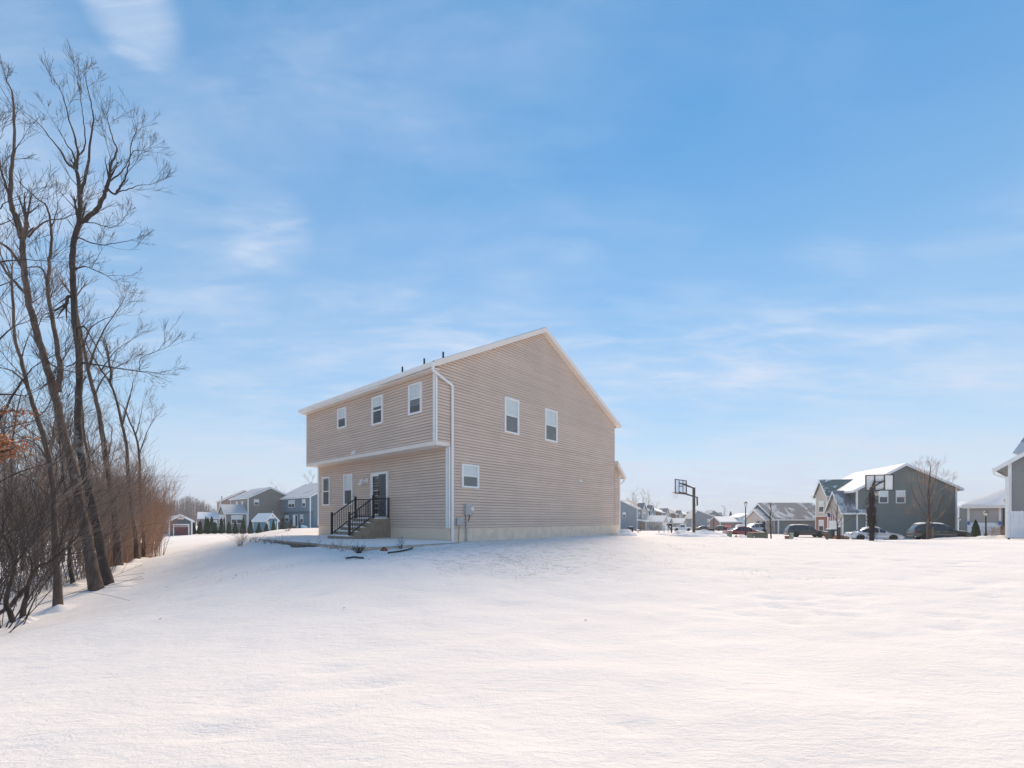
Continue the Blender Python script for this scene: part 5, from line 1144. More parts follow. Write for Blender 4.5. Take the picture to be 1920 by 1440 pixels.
# ------------------------------------------------------------------ street furniture and yard things
def pole_hoop(label, px, D, H, r0, board_c, board_n, bw, bh, rim, dark, arms, name='basketball_hoop', back='clear'):
    p = gpt(px, 0, D); th = thing(name, label, 'basketball hoop', p)
    c = MB(); c.box(-r0, -r0, -.3, r0, r0, H); c.build('pole', dark, th, bevel=.01)
    C_ = Vector(board_c); n = Vector(board_n).normalized(); u = Vector((0, 0, 1)).cross(n).normalized(); Z = Vector((0, 0, 1)); fr = (C_-u*bw/2-Z*bh/2, u, n)
    b = MB(); b.face_box(fr, 0, bw, 0, bh, 0, .012)
    bo = b.build('backboard', M['glassboard'] if back == 'clear' else M['blind'], th)
    fr2 = MB(); t = .05
    for q in ((0, t, 0, bh), (bw-t, bw, 0, bh), (t, bw-t, 0, t), (t, bw-t, bh-t, bh)): fr2.face_box(fr, *q, -.035, .022)
    fr2.build('backboard_frame', dark, bo)
    fr2 = MB()
    for x in (bw*.33, bw*.67): fr2.face_box(fr, x-t/2, x+t/2, t, bh-t, -.036, -.003)
    fr2.face_box(fr, bw*.33+t/2, bw*.67-t/2, bh*.52, bh*.52+t, -.036, -.003); fr2.build('back_brace', dark, bo)
    a = MB()
    for (pz, bx, bz) in arms: a.bar((0, 0, pz), C_+u*bx*bw+Z*bz-n*.03, .075)
    a.build('arm', dark, th)
    rc = C_+n*(.15+.23)-Z*(bh/2-.15); rm_ = MB(); k = 18
    ring = [rc+u*(.228*math.cos(2*math.pi*i/k))+n*(.228*math.sin(2*math.pi*i/k)) for i in range(k+1)]; rm_.tube(ring, .012, 5, False); rm_.bar(rc-n*.24, rc-n*.37, .10, .05); ro = rm_.build('rim', M['rimred'], th)
    nt = MB()
    for i in range(10):
        a0 = 2*math.pi*i/10
        for s in (-1, 1):
            P = [rc+(u*math.cos(a0+s*f*.6)+n*math.sin(a0+s*f*.6))*(.225-.10*f)-Z*.42*f for f in (0, .33, .66, 1)]; nt.tube(P, .006, 3, False)
    nt.build('net', M['blind'], ro, recalc=False)
    return th, C_, n, u
M['glassboard'] = glass_mat('clear_board', .6, (.86, .9, .93)); M['rimred'] = plain('rim_orange', (.45, .05, .04), .4)
M['pole'] = plain('brown_black_pole', (.075, .055, .05), .5, .2, 3)
# first hoop: board turned nearly edge on, pole right of it
D = 31; p0 = gpt(1301, 0, D)
bc = at(1276.5, 913, 31.0)-p0
h1, C_, n_, u_ = pole_hoop('black basketball hoop with clear backboard beside the right corner of the tan house', 1301, D, hz_(914, D)-p0.z, .075, tuple(bc), (-.70, .714, 0), 1.75, 1.0, True, M['pole'], [(hz_(915.5, D)-p0.z, -.17, .25), (hz_(915.5, D)-p0.z, .17, .25), (hz_(931, D)-p0.z, -.17, -.38), (hz_(931, D)-p0.z, .17, -.38)])
c = MB(); zA = hz_(931, D)-p0.z; c.bar((0, 0, zA), (.20, -.05, zA-.05), .06); c.bar((.20, -.05, zA-.02), (.22, -.05, zA-.62), .075); c.bar((.2, -.05, zA-.62), (.05, 0, zA-.60), .03); c.build('height_crank', M['black'], h1)
# second hoop: white board seen from behind, pole wrapped in dry vine
D = 26; p1 = gpt(1634.5, 0, D); bc = at(1649, 905, 26.4)-p1
h2, C2, n2, u2 = pole_hoop('white basketball backboard on a pole thickly wrapped in dark dry vine', 1634.5, D, hz_(913, D)-p1.z, .07, tuple(bc), (.28, .96, 0), 1.42, .95, True, M['pole'], [(hz_(914, D)-p1.z, .17, .12), (hz_(914, D)-p1.z, -.17, .12), (hz_(922, D)-p1.z, .17, -.40), (hz_(922, D)-p1.z, -.17, -.40)], back='white')
c = MB(); r = random.Random(6); Hh = hz_(914, D)-p1.z
for k in range(70):
    a = r.uniform(0, 6.28); z = r.uniform(-.1, Hh*.75); L = r.uniform(.5, 1.3); P = []
    for i in range(6):
        rr_ = r.uniform(.08, .15)+(.06 if 1.0 < z+L*i/5 < 1.9 else 0); P.append((math.cos(a+i*.5)*rr_, math.sin(a+i*.5)*rr_, min(Hh-.05, z+L*i/5)))
    c.tube(P, .016, 4)
for k in range(9):
    a = r.uniform(0, 6.28); z = r.uniform(.5, 2.2); R_ = r.uniform(.18, .34); c.tube([(math.cos(a)*(.1+R_*math.sin(t_*math.pi/6)), math.sin(a)*(.1+R_*math.sin(t_*math.pi/6)), z+.8*R_*2*t_/6) for t_ in range(7)], .014, 4)
for k in range(160):
    a = r.uniform(0, 6.28); z = r.uniform(.1, Hh-.2); q = Vector((math.cos(a)*.12, math.sin(a)*.12, z)); c.tube([q, q+Vector((math.cos(a)*r.uniform(.05, .2), math.sin(a)*.1, r.uniform(-.25, .1))), q+Vector((math.cos(a)*r.uniform(.05, .22), math.sin(a)*.1, r.uniform(-.4, .0)))], .006, 3)
c.lathe([(.12, 0), (.105, .8), (.13, 1.5), (.10, 2.2), (.085, Hh-.3), (.075, Hh-.05)], 9)
o_ = c.build('vine', M['bark_dark'], h2, recalc=False); o_['kind'] = 'stuff'

def lamp_post(label, px, D, py_top, name='lamp_post', k=1.0, py_base=None, hooded=False):
    p = gpt(px, 0, D); H = hz_(py_top, D)-p.z; th = thing(name, label, 'lamp post', p, 0, None); c = MB()
    c.lathe([(.11*k, -.2), (.11*k, .35), (.06*k, .42), (.045*k, H-.52*k), (.065*k, H-.48*k)], 10); c.build('post', M['black'], th)
    c = MB(); c.lathe([(.07*k, H-.47*k), (.16*k, H-.22*k), (.15*k, H-.17*k)], 8); g = c.build('lamp_glass', M['lampglass'], th)
    c = MB(); c.lathe([(.20*k, H-.17*k), (.17*k, H-.12*k), (.05*k, H-.04*k), (.02*k, H)], 8)
    for i in range(4): a = i*math.pi/2+.4; c.bar((.075*k*math.cos(a), .075*k*math.sin(a), H-.47*k), (.165*k*math.cos(a), .165*k*math.sin(a), H-.19*k), .018*k)
    c.build('lamp_hood', M['black'], th); return th
lamp_post('tall black lamp post with lantern behind the green transformer box', 1398, 45, 940)
lamp_post('far black lamp post left of the stop sign', 1338.3, 70, 963)
lamp_post('black yard lamp post in front of the white garage door', 1848.5, 38, 957.5, k=.95)
lamp_post('tall thin lamp showing its lantern at the white downspout of the grey house', 1885.5, 36.5, 934.5, k=.8)
lamp_post('small dark yard lamp between the dark car and the garage house', 1799.5, 50, 970, k=.8)
# stop sign
p = gpt(1364.5, 0, 70); ss = thing('stop_sign', 'red octagonal stop sign at the street corner', 'sign', p); zc = hz_(987, 70)-p.z
c = MB(); c.bar((0, 0, -.2), (0, 0, zc+.35), .06); c.build('post', M['steel'], ss)
c = MB(); oc = [(.40*math.cos(R(22.5+45*i)), zc+.40*math.sin(R(22.5+45*i))) for i in range(8)]; c.prism(oc, -.055, -.04, 'y'); pl = c.build('sign_plate', plain('sign_red', (.55, .03, .03), .4, .03), ss)
c = MB(); oc2 = [(.43*math.cos(R(22.5+45*i)), zc+.43*math.sin(R(22.5+45*i))) for i in range(8)]; c.prism(oc2, -.040, -.034, 'y'); c.build('sign_border', M['white'], ss)
cu_ = bpy.data.curves.new('lettering', 'FONT'); cu_.body = 'STOP'; cu_.size = .34; cu_.align_x = 'CENTER'; cu_.align_y = 'CENTER'; cu_.extrude = .002; cu_.materials.append(M['white']); tmp = bpy.data.objects.new('tmp', cu_); COL.objects.link(tmp); bpy.context.view_layer.update(); lm_ = bpy.data.meshes.new_from_object(tmp.evaluated_get(bpy.context.evaluated_depsgraph_get())); bpy.data.objects.remove(tmp); to = bpy.data.objects.new('lettering', lm_); COL.objects.link(to); to.parent = pl; to.location = (0, -.060, zc); to.rotation_euler = (R(90), 0, 0)
# hydrant
p = gpt(1380, 0, 38); hy = thing('fire_hydrant', 'red fire hydrant standing in the snow left of the transformer box', 'hydrant', p); k = .55
k = (hz_(1002.5, 38)-p.z)/.78
c = MB(); c.lathe([(.17*k, -.15), (.17*k, .05*k), (.11*k, .07*k), (.11*k, .46*k), (.15*k, .48*k), (.14*k, .55*k), (.10*k, .66*k), (.04*k, .71*k), (.04*k, .78*k), (0, .78*k)], 12); rd = plain('hydrant_red', (.42, .025, .03), .4, .1, 6); c.build('barrel', rd, hy, smooth=False)
for s in (-1, 1): c = MB(); c.lathe([(.06*k, .09*k), (.06*k, .19*k), (.075*k, .19*k), (.075*k, .23*k), (0, .23*k)], 8, axis='x'); c.build('nozzle', rd, hy, loc=(0, 0, .36*k), rot=(0, 0, 0 if s > 0 else math.pi))
c = MB(); c.lathe([(.075*k, .09*k), (.075*k, .2*k), (0, .2*k)], 8, axis='y'); c.build('nozzle', rd, hy, loc=(0, 0, .33*k), rot=(0, 0, math.pi))
# utility boxes
def ubox(name, label, px, D, w, d, h, m, cat, rz=0.0, lid=True, group=None):
    p = gpt(px, 0, D); th = thing(name, label, cat, p, rz, group); c = MB(); c.box(-w/2, -d/2, -.25, w/2, d/2, h-.06); c.build('cabinet', m, th, bevel=.02)
    c = MB(); c.hexa([(-w/2-.03, -d/2-.03, h-.058), (w/2+.03, -d/2-.03, h-.058), (w/2+.03, d/2+.03, h-.058), (-w/2-.03, d/2+.03, h-.058)], [(-w/2, -d/2, h), (w/2, -d/2, h), (w/2, d/2, h), (-w/2, d/2, h)]); c.build('lid', m, th)
    if w > .8:
        c = MB(); c.box(-w*.30-.01, -d/2-.012, .02, -w*.30+.01, -d/2-.001, h-.08); c.build('door_seam', M['black'], th); c = MB(); c.box(-w*.42, -d/2-.02, h*.40, -w*.36, -d/2-.001, h*.55); c.build('label_plate', M['blind'], th)
    return th
D = 38; g = gpt(1420, 0, D); ubox('transformer_box', 'large olive green transformer box at the kerb beside the hydrant', 1420, D, 29/F*D, .9, hz_(998.5, D)-g.z, plain('olive_paint', (.13, .125, .085), .5, .08), 'utility box')
D = 40; g = gpt(1367.5, 0, D); ubox('cable_pedestal', 'light green utility pedestal left of the fire hydrant', 1367.5, D, 7/F*D, .3, hz_(998.5, D)-g.z, plain('sage_green', (.19, .27, .19), .6, .08), 'utility box')
D = 37; g = gpt(1484.5, 0, D); ubox('cable_pedestal', 'slim pale green pedestal in front of the black SUV', 1484.5, D, 4.5/F*D, .2, hz_(999, D)-g.z, plain('pale_green', (.35, .40, .35), .6, .08), 'utility box')
g = gpt(1476, 0, D); ubox('valve_box', 'small dark brown box left of the slim pale pedestal', 1476, D, 6/F*D, .25, hz_(1005, D)-g.z, M['rust'], 'utility box')
# mailboxes
def mailbox(label, px, D, pyb, m, snow=True, arm=True):
    p = gpt(px, 0, D); h = hz_(pyb, D)-p.z; th = thing('mailbox', label, 'mailbox', p, R(20)); c = MB(); c.box(-.05, -.05, -.3, .05, .05, h); c.bar((0, 0, h-.5), (-.35, 0, h-.06), .07); c.bar((.05, 0, h-.03), (-.45, 0, h-.03), .09, .06); c.build('post', m, th)
    c = MB(); pr_ = [(-.10, h)]+[(-.10, h+.1)]+[(.10*math.cos(math.pi-a*math.pi/6), h+.1+.10*math.sin(a*math.pi/6)) for a in range(1, 6)]+[(.10, h+.1), (.10, h)]; c.prism(pr_, -.5, 0.02, 'x'); c.build('box', M['black'] if m is not M['rust'] else M['timber'], th)
    if snow: c = MB(); c.prism([(-.09, h+.16), (.09, h+.16), (.05, h+.235), (-.05, h+.235)], -.46, 0, 'x'); c.build('snow_cap', M['snow_cap'], th)
mailbox('black mailbox with snow on top near the dusty blue house', 1186, 46, 991, M['black'])
mailbox('reddish wooden mailbox post with side arm in front of the flag', 1551, 36, 1001, M['rust'])
mailbox('small dark mailbox at the foot of the far lamp post', 1337, 52, 994, M['black'], False)
mailbox('dark mailbox on a thin post left of the basketball pole', 1259, 44, 985, M['black'], False)
mailbox('dark mailbox just left of the stop sign post', 1362, 58, 991, M['black'], False)
# driveway marker stakes
for i, (px, pt_, D, l) in enumerate(((1235.5, 994, 38, 'shortest driveway marker stake, leftmost of the three'), (1245, 985, 38, 'driveway marker stake, middle of the three'), (1252.5, 979, 38, 'tallest driveway marker stake beside the dark mailbox'))):
    p = gpt(px, 0, D); th = thing('marker_stake', l, 'stake', p, 0, 'driveway marker stakes'); c = MB(); H = hz_(pt_, D)-p.z; c.tube([(0, 0, -.2), (.01, 0, H)], .022, 6); c.build('rod', M['timber'], th); c = MB(); c.tube([(.008, 0, H-.22), (.01, 0, H-.02)], .028, 6); c.build('reflector', M['rimred'] if i == 0 else M['steel'], th)
p = gpt(1196.5, 0, 44); th = thing('path_light', 'low black path light on snow right of the snow topped mailbox', 'path light', p); c = MB(); c.tube([(0, 0, -.2), (0, 0, .2)], .03, 6); c.build('stem', M['black'], th); c = MB(); c.lathe([(.30, .2), (.26, .3), (0, .36)], 10); c.build('hood', M['black'], th)
# flag on the grey green house, bin and cord wood
p = at(1549.5, 966, 58.5); fl = thing('flag', 'national flag hanging from a short white pole at the grey green house', 'flag', p)
c = MB(); c.bar((.2, .5, -.1), (-.2, -.4, .55), .05); c.build('flag_pole', M['white'], fl)
t = NT('striped_cloth'); sp = t.node('ShaderNodeSeparateXYZ'); t.link(t.coord(), sp.inputs[0]); s_ = t.math('FRACT', t.math('MULTIPLY', sp.outputs[0], 4.6)); t.color(t.mix(t.math('GREATER_THAN', s_, .5), (.70, .66, .64), (.45, .06, .07)))
c = MB(); nxx, nzz = 14, 8
vs_ = [(-.15+1.25*i/nxx+.25*(j/nzz), -.45+.10*math.sin(i*1.1+j*.4), .45-.35*(i/nxx)-1.45*j/nzz*(1-.25*i/nxx)) for i in range(nxx+1) for j in range(nzz+1)]
fs_ = [(i*9+j, (i+1)*9+j, (i+1)*9+j+1, i*9+j+1) for i in range(nxx) for j in range(nzz)]; c.add(vs_, fs_); c.build('cloth', t.m, fl, recalc=False)
c = MB(); c.add([(x, y-.012, z) for x, y, z in vs_], [(i*9+j, (i+1)*9+j, (i+1)*9+j+1, i*9+j+1) for i in range(6) for j in range(4)]); c.build('canton', plain('flag_blue', (.03, .05, .16), .7), fl, recalc=False); fl.scale = (.72, .72, .72)
D = 52; p = gpt(1559.5, 0, D); bn = thing('wheeled_bin', 'dark green wheeled bin with a white notice in front of the garage wing', 'bin', p); H = hz_(991, D)-p.z
c = MB(); c.hexa([(-.30, -.32, .06), (.30, -.32, .06), (.30, .32, .06), (-.30, .32, .06)], [(-.38, -.40, H-.1), (.38, -.40, H-.1), (.38, .40, H-.1), (-.38, .40, H-.1)]); c.build('body', plain('bin_green', (.025, .05, .05), .5), bn)
c = MB(); c.hexa([(-.42, -.44, H-.098), (.42, -.44, H-.098), (.42, .44, H-.098), (-.42, .44, H-.098)], [(-.36, -.36, H), (.36, -.36, H), (.36, .40, H), (-.36, .40, H)]); c.build('lid', M['snow_cap'], bn)
c = MB(); c.box(.02, -.50, .55, .62, -.46, 1.05); c.build('notice', M['blind'], bn)
for s in (-1, 1): c = MB(); c.lathe([(.12, -.03), (.12, .03)], 10, (s*.33, .36, .11), 'x'); c.build('wheel', M['tyre'], bn)
p = gpt(1578, 0, 50); wd = thing('log_pile', 'low pile of reddish logs beside the garage door of the grey green house', 'logs', p); r = random.Random(3)
for i in range(11):
    c = MB(); y = -.35+.24*(i % 4)+(.12 if i > 3 else 0); z = .1+.2*(i//4); c.lathe([(.11, -.6), (.11, .6)], 8, (0, y, z), 'x'); c.build('log', M['rust'] if i % 3 else M['oak'], wd)
# ploughed heaps of snow along the drive and the kerb
def heap(px, D, w, d, h, seed, label):
    p = gpt(px, 0, D); c = MB(); nn = 26; vs_ = []
    for i in range(nn+1):
        for j in range(nn+1):
            u, v = i/nn*2-1, j/nn*2-1; e = max(0, 1-(u*u+v*v)); q = vnoise(np.array([u*3+seed]), np.array([v*3+seed*2.3]), 31)[0]+.5*vnoise(np.array([u*7+seed]), np.array([v*7]), 32)[0]
            x, y = p.x+u*w/2, p.y+v*d/2; vs_.append((x-p.x, y-p.y, tz(x, y)-p.z-.06+h*(e**.8)*(1+.9*q)))
    m = nn+1; c.add(vs_, [(a*m+b, (a+1)*m+b, (a+1)*m+b+1, a*m+b+1) for a in range(nn) for b in range(nn)]); o = c.build('snow_heap', M['snow_cap'], loc=p, smooth=True, recalc=False); tag(o, label, 'snow heap', 'heaps of ploughed snow')
heap(1283, 27.5, 2.6, 2.0, .34, 1, 'largest ploughed snow heap in front of the basketball pole'); heap(1316, 28.5, 2.6, 1.6, .20, 2, 'low snow heap right of the basketball pole'); heap(1352, 36, 2.2, 1.5, .26, 3, 'snow heap below the far lamp post'); heap(1172, 25.6, 1.5, 1.6, .30, 4, 'snow heap against the right corner of the tan house')
heap(1248, 33, 2.6, 1.4, .20, 5, 'low snow heap under the marker stakes'); heap(1393, 41, 2.4, 1.6, .28, 6, 'snow heap behind the fire hydrant'); heap(1860, 34, 4.0, 2.0, .26, 7, 'long snow heap in front of the yard lamp post'); heap(1790, 35.5, 5.5, 1.6, .22, 8, 'snow ridge in front of the snow topped dark SUV'); heap(1320, 47, 5.0, 2.0, .35, 9, 'snow ridge along the far drive')

# ------------------------------------------------------------------ cars
def car(label, px0, D0, theta, L, H, kind, paint, cat, snow=0.0, name='parked_car', zoff=0.0, px1=None):
    """rear of the car under photo column px0 at distance D0, nose towards +x of its own frame"""
    dxy = (math.cos(theta), math.sin(theta)); x0 = atx(px0, D0)
    cx_, cy_ = x0+dxy[0]*L/2, D0+dxy[1]*L/2; th = thing(name, label, cat, (cx_, cy_, tz(cx_, cy_)+zoff), theta)
    l2 = L/2; W = .92 if kind != 'sedan' else .89
    if kind == 'sedan':   sh = [(-1, .62), (-.97, .80), (-.93, .88), (-.70, .92), (-.3, .88), (.1, .86), (.40, .84), (.70, .76), (.90, .66), (.97, .55), (1, .42)]; rf = [(-.72, .93), (-.58, 1.09), (-.40, 1.30), (-.22, 1.41), (.0, H), (.14, H-.02), (.26, 1.30), (.48, .88)]
    elif kind == 'suv':   sh = [(-1, .70), (-.98, .90), (-.95, 1.02), (-.6, 1.02), (-.2, 1.0), (.2, .98), (.45, .98), (.75, .90), (.92, .80), (.98, .66), (1, .48)]; rf = [(-.97, 1.03), (-.90, 1.32), (-.82, H-.09), (-.6, H), (-.2, H+.01), (.08, H-.05), (.26, H-.28), (.46, 1.00)]
    else:                 sh = [(-1, .75), (-.985, 1.06), (-.3, 1.06), (-.28, 1.06), (0, 1.06), (.3, 1.05), (.48, 1.05), (.8, 1.0), (.93, .94), (.99, .78), (1, .5)]; rf = [(-.235, 1.08), (-.22, 1.45), (-.18, H-.06), (-.1, H), (.1, H), (.2, H-.08), (.30, H-.35), (.44, 1.07)]
    def interp(t, f):
        if f <= t[0][0]: return t[0][1]
        for (a, b), (c_, d_) in zip(t[:-1], t[1:]):
            if f <= c_: return b+(d_-b)*(f-a)/(c_-a)
        return t[-1][1]
    fs = sorted(set([a for a, _ in sh]+[a for a, _ in rf]+[-.85, -.5, -.1, .55, .62])); bot = .24 if kind == 'sedan' else .32
    ring = []
    for f in fs:
        zs = interp(sh, f); inr = rf[0][0] <= f <= rf[-1][0]; zr = max(zs+.03, interp(rf, f)) if inr else zs+.03
        tap = 1-.10*max(0, abs(f)-.75)/.25; w = W*tap; cab = min(1, max(0, (zr-zs-.05)/.45)); tw = w*(.86-.20*cab)
        b = bot+(.12*max(0, (abs(f)-.9)/.1))
        half = [(w*.94, b), (w, b+.18), (w*1.005, (b+zs)/2+.06), (w*.965, zs), (tw, zr-.05*cab-.012), (tw*.66, zr), (0, zr+.012)]
        ring.append([(f*l2, -y, z) for y, z in half]+[(f*l2, y, z) for y, z in reversed(half[:-1])])
    c = MB(); n = len(ring[0]); vs_ = [p for r_ in ring for p in r_]; fc = [(i*n+j, i*n+j+1, (i+1)*n+j+1, (i+1)*n+j) for i in range(len(fs)-1) for j in range(n-1)]
    fc += [(i*n+n-1, i*n, (i+1)*n, (i+1)*n+n-1) for i in range(len(fs)-1)]; fc += [tuple(range(n)), tuple((len(fs)-1)*n+j for j in range(n-1, -1, -1))]
    c.add(vs_, fc); bd = c.build('body', paint, th, smooth=True)
    try:
        md = bd.modifiers.new('split', 'EDGE_SPLIT'); md.split_angle = R(35)
    except Exception: pass
    def S(f, j, side):                                   # point of the cabin side between shoulder (0) and roof edge (1)
        i = max(0, min(len(fs)-2, next((k for k in range(len(fs)-1) if fs[k+1] >= f), len(fs)-2))); t = (f-fs[i])/(fs[i+1]-fs[i])
        a = Vector(ring[i][3]).lerp(Vector(ring[i+1][3]), t); b = Vector(ring[i][4]).lerp(Vector(ring[i+1][4]), t); q = a.lerp(b, j); q.y = (q.y-.014)
        return q if side < 0 else Vector((q.x, -q.y, q.z))
    spans = {'sedan': [(-.50, -.24), (-.20, .10), (.13, .36)], 'suv': [(-.86, -.60), (-.57, -.26), (-.22, .08), (.11, .34)], 'pickup': [(-.19, .02), (.05, .32)]}[kind]
    for s in (-1, 1):
        for a, b in spans:
            c = MB(); q = [a+(b-a)*k/4 for k in range(5)]; c.add([S(f, .08, s) for f in q]+[S(f, .90, s) for f in q], [(k, k+1, k+6, k+5) for k in range(4)]); c.build('side_window', M['carglass'], th, recalc=False)
    def top(fa, fb, nm):
        c = MB(); P = []
        for k in range(5):
            f = fa+(fb-fa)*k/4; i = max(0, min(len(fs)-2, next((m_ for m_ in range(len(fs)-1) if fs[m_+1] >= f), 0))); t = (f-fs[i])/(fs[i+1]-fs[i])
            for j in (4, 5, 6, 7, 8): q = Vector(ring[i][j]).lerp(Vector(ring[i+1][j]), t); q.z += .016; q.x += .012*(1 if fa > 0 else -1); q.y *= .95; P.append(q)
        c.add(P, [(k*5+j, k*5+j+1, (k+1)*5+j+1, (k+1)*5+j) for k in range(4) for j in range(4)]); c.build(nm, M['carglass'], th, recalc=False)
    if kind == 'sedan': top(.16, .45, 'windscreen'); top(-.66, -.42, 'rear_window')
    elif kind == 'suv': top(.10, .43, 'windscreen'); top(-.955, -.86, 'rear_window')
    else: top(.12, .42, 'windscreen')
    wr = {'sedan': .325, 'suv': .37, 'pickup': .39}[kind]; wx = (.60*l2, -.58*l2)
    for x in wx:
        for s in (-1, 1):
            c = MB(); c.lathe([(wr*.62, -.11), (wr*.95, -.11), (wr, -.08), (wr, .08), (wr*.95, .112), (wr*.66, .112)], 18, axis='y'); tw_ = c.build('wheel', M['tyre'], th, loc=(x, s*(W-.10), wr), rot=(0, 0, 0 if s > 0 else math.pi))
            c = MB(); c.lathe([(wr*.66, .09), (wr*.60, .09), (wr*.58, .05), (0, .06)], 18, axis='y')
            for k in range(5): a = k*2*math.pi/5; c.bar((0, .085, 0), (wr*.6*math.cos(a), .09, wr*.6*math.sin(a)), .07, .03, up=(0, 1, 0))
            c.build('rim', M['rim'], tw_)
            c = MB(); P = [(x+(wr+.045)*math.cos(a), s*(W-.008), wr+(wr+.045)*math.sin(a)) for a in [math.pi*k/10 for k in range(11)]]; c.tube(P, .035, 5, False); c.add([(x, s*(W+.004), wr)]+[(q[0], s*(W+.004), q[2]) for q in P], [(0, k+1, k+2) for k in range(10)]); c.build('wheel_arch', M['black'], th, recalc=False)
    for s in (-1, 1):
        zf = interp(sh, .93); c = MB(); c.hexa([(l2*.86, s*W*.90, zf-.14), (l2*.975, s*W*.72, zf-.16), (l2*.985, s*W*.50, zf-.16), (l2*.93, s*W*.55, zf-.12)], [(l2*.86, s*W*.91, zf+.005), (l2*.965, s*W*.73, zf-.03), (l2*.97, s*W*.50, zf-.03), (l2*.92, s*W*.55, zf+.01)]); c.build('headlight', M['lamp'], th)
        zt_ = interp(sh, -.95); c = MB(); c.hexa([(-l2*1.006, s*W*.60, zt_-.22), (-l2*.90, s*W*1.0, zt_-.20), (-l2*.88, s*W*.9, zt_-.20), (-l2*.97, s*W*.6, zt_-.22)], [(-l2*.99, s*W*.60, zt_-.02), (-l2*.90, s*W*.985, zt_-.03), (-l2*.88, s*W*.9, zt_-.03), (-l2*.95, s*W*.6, zt_-.02)]); c.build('tail_light', M['redlight'], th)
        c = MB(); q = S(.33, .1, s); c.box(q.x-.06, min(q.y, q.y+s*.17), q.z-.02, q.x+.06, max(q.y, q.y+s*.17), q.z+.12); c.build('mirror', paint, th, bevel=.02)
        c = MB()
        for f in ({'sedan': (-.22, .12), 'suv': (-.24, .10), 'pickup': (-.22, .04)}[kind]): c.box(f*l2-.008, s*(W*1.0)-.003, bot+.15, f*l2+.008, s*(W*1.0)+.006, interp(sh, f)-.03)
        c.box(-.42*l2, s*W-.004, bot-.01, .42*l2, s*W*.96+.03*s if s < 0 else s*W+.012, bot+.10) if False else None
        c.build('door_seam', M['black'], th)
        c = MB()
        for f in ({'sedan': (-.20, .08), 'suv': (-.22, .04), 'pickup': (-.18, -.02)}[kind]): c.box(f*l2, s*W*1.0-.02, .78 if kind == 'sedan' else .88, f*l2+.18, s*W*1.0+.02, .81 if kind == 'sedan' else .91)
        c.build('door_handle', M['steel'] if paint is not M['black'] else M['black'], th)
    c = MB(); c.box(l2*.95, -W*.8, .28, l2*1.012, W*.8, .46); c.box(-l2*1.012, -W*.8, .30, -l2*.95, W*.8, .48); c.build('bumper', M['black'], th, bevel=.04)
    if kind == 'pickup':
        c = MB(); c.box(-l2*.96, -W*.84, .9, -l2*.26, W*.84, 1.09); c.build('bed_snow', M['snow_cap'], th)
    if snow > 0:
        c = MB(); P = []; fs2 = [rf[2][0]+(rf[5][0]-rf[2][0])*k/8 for k in range(9)]
        for f in fs2:
            i = max(0, min(len(fs)-2, next((m_ for m_ in range(len(fs)-1) if fs[m_+1] >= f), 0))); t = (f-fs[i])/(fs[i+1]-fs[i])
            for j in (4, 5, 6, 7, 8): q = Vector(ring[i][j]).lerp(Vector(ring[i+1][j]), t); e = 1 if j in (5, 6, 7) and 0 < fs2.index(f) < 8 else .25; q.z += snow*e+.02; P.append(q)
        c.add(P, [(k*5+j, k*5+j+1, (k+1)*5+j+1, (k+1)*5+j) for k in range(8) for j in range(4)]); c.build('roof_snow', M['snow_cap'], th, smooth=True, recalc=False)
        c = MB(); P = []; fs2 = [.50+.42*k/5 for k in range(6)]
        for f in fs2:
            i = max(0, min(len(fs)-2, next((m_ for m_ in range(len(fs)-1) if fs[m_+1] >= f), 0))); t = (f-fs[i])/(fs[i+1]-fs[i])
            for j in (4, 5, 6, 7, 8): q = Vector(ring[i][j]).lerp(Vector(ring[i+1][j]), t); q.z += snow*.5*(1 if j in (5, 6, 7) else .3)+.02; P.append(q)
        c.add(P, [(k*5+j, k*5+j+1, (k+1)*5+j+1, (k+1)*5+j) for k in range(5) for j in range(4)]); c.build('hood_snow', M['snow_cap'], th, smooth=True, recalc=False)
    return th
def paint(name, c, metal=.3): return plain(name, c, .28, .04, 1.5, 0, metal, 1.0)
P_sil = paint('silver_paint', (.52, .56, .62)); P_blk = paint('black_paint', (.022, .022, .028), 0); P_teal = paint('dark_teal_paint', (.018, .035, .045), 0); P_red = paint('red_paint', (.33, .02, .03), 0); P_wht = paint('white_paint', (.74, .76, .78), 0); P_blu = paint('light_blue_paint', (.40, .48, .58))
car('silver sedan behind the vine wrapped pole, its nose to the right', 1587, 48, R(-20), 4.72, 1.46, 'sedan', P_sil, 'car', .03, zoff=.08)
car('dark teal SUV with snow on its roof behind the young tree', 1706, 46.5, R(-20), 4.72, 1.72, 'suv', P_teal, 'car', .07, zoff=.08)
car('black SUV in front of the low ranch house', 1473, 63, R(-14), 4.9, 1.75, 'suv', P_blk, 'car', .02)
car('red car half buried in snow behind the fire hydrant', 1358, 56, R(-8), 4.6, 1.42, 'sedan', P_red, 'car', .26, zoff=-.30)
car('light blue SUV left of the leaning young trunk', 1436, 78, R(187), 4.7, 1.72, 'suv', P_blu, 'car', .05)
car('white pickup truck in the street in front of the fourth house', 1298, 128, R(172), 5.6, 1.85, 'pickup', P_wht, 'pickup truck', .05)
car('dark car with a snowy windscreen just right of the basketball pole', 1302, 120, R(-8), 4.5, 1.45, 'sedan', P_blk, 'car', .05)
car('dark car parked before the garage behind the far lamp post', 1341, 140, R(-20), 4.7, 1.6, 'suv', P_blk, 'car', .05)
car('small maroon car at the foot of the tall lamp post', 1386, 95, R(-5), 4.3, 1.45, 'sedan', paint('maroon_paint', (.16, .03, .04), 0), 'car', .08)

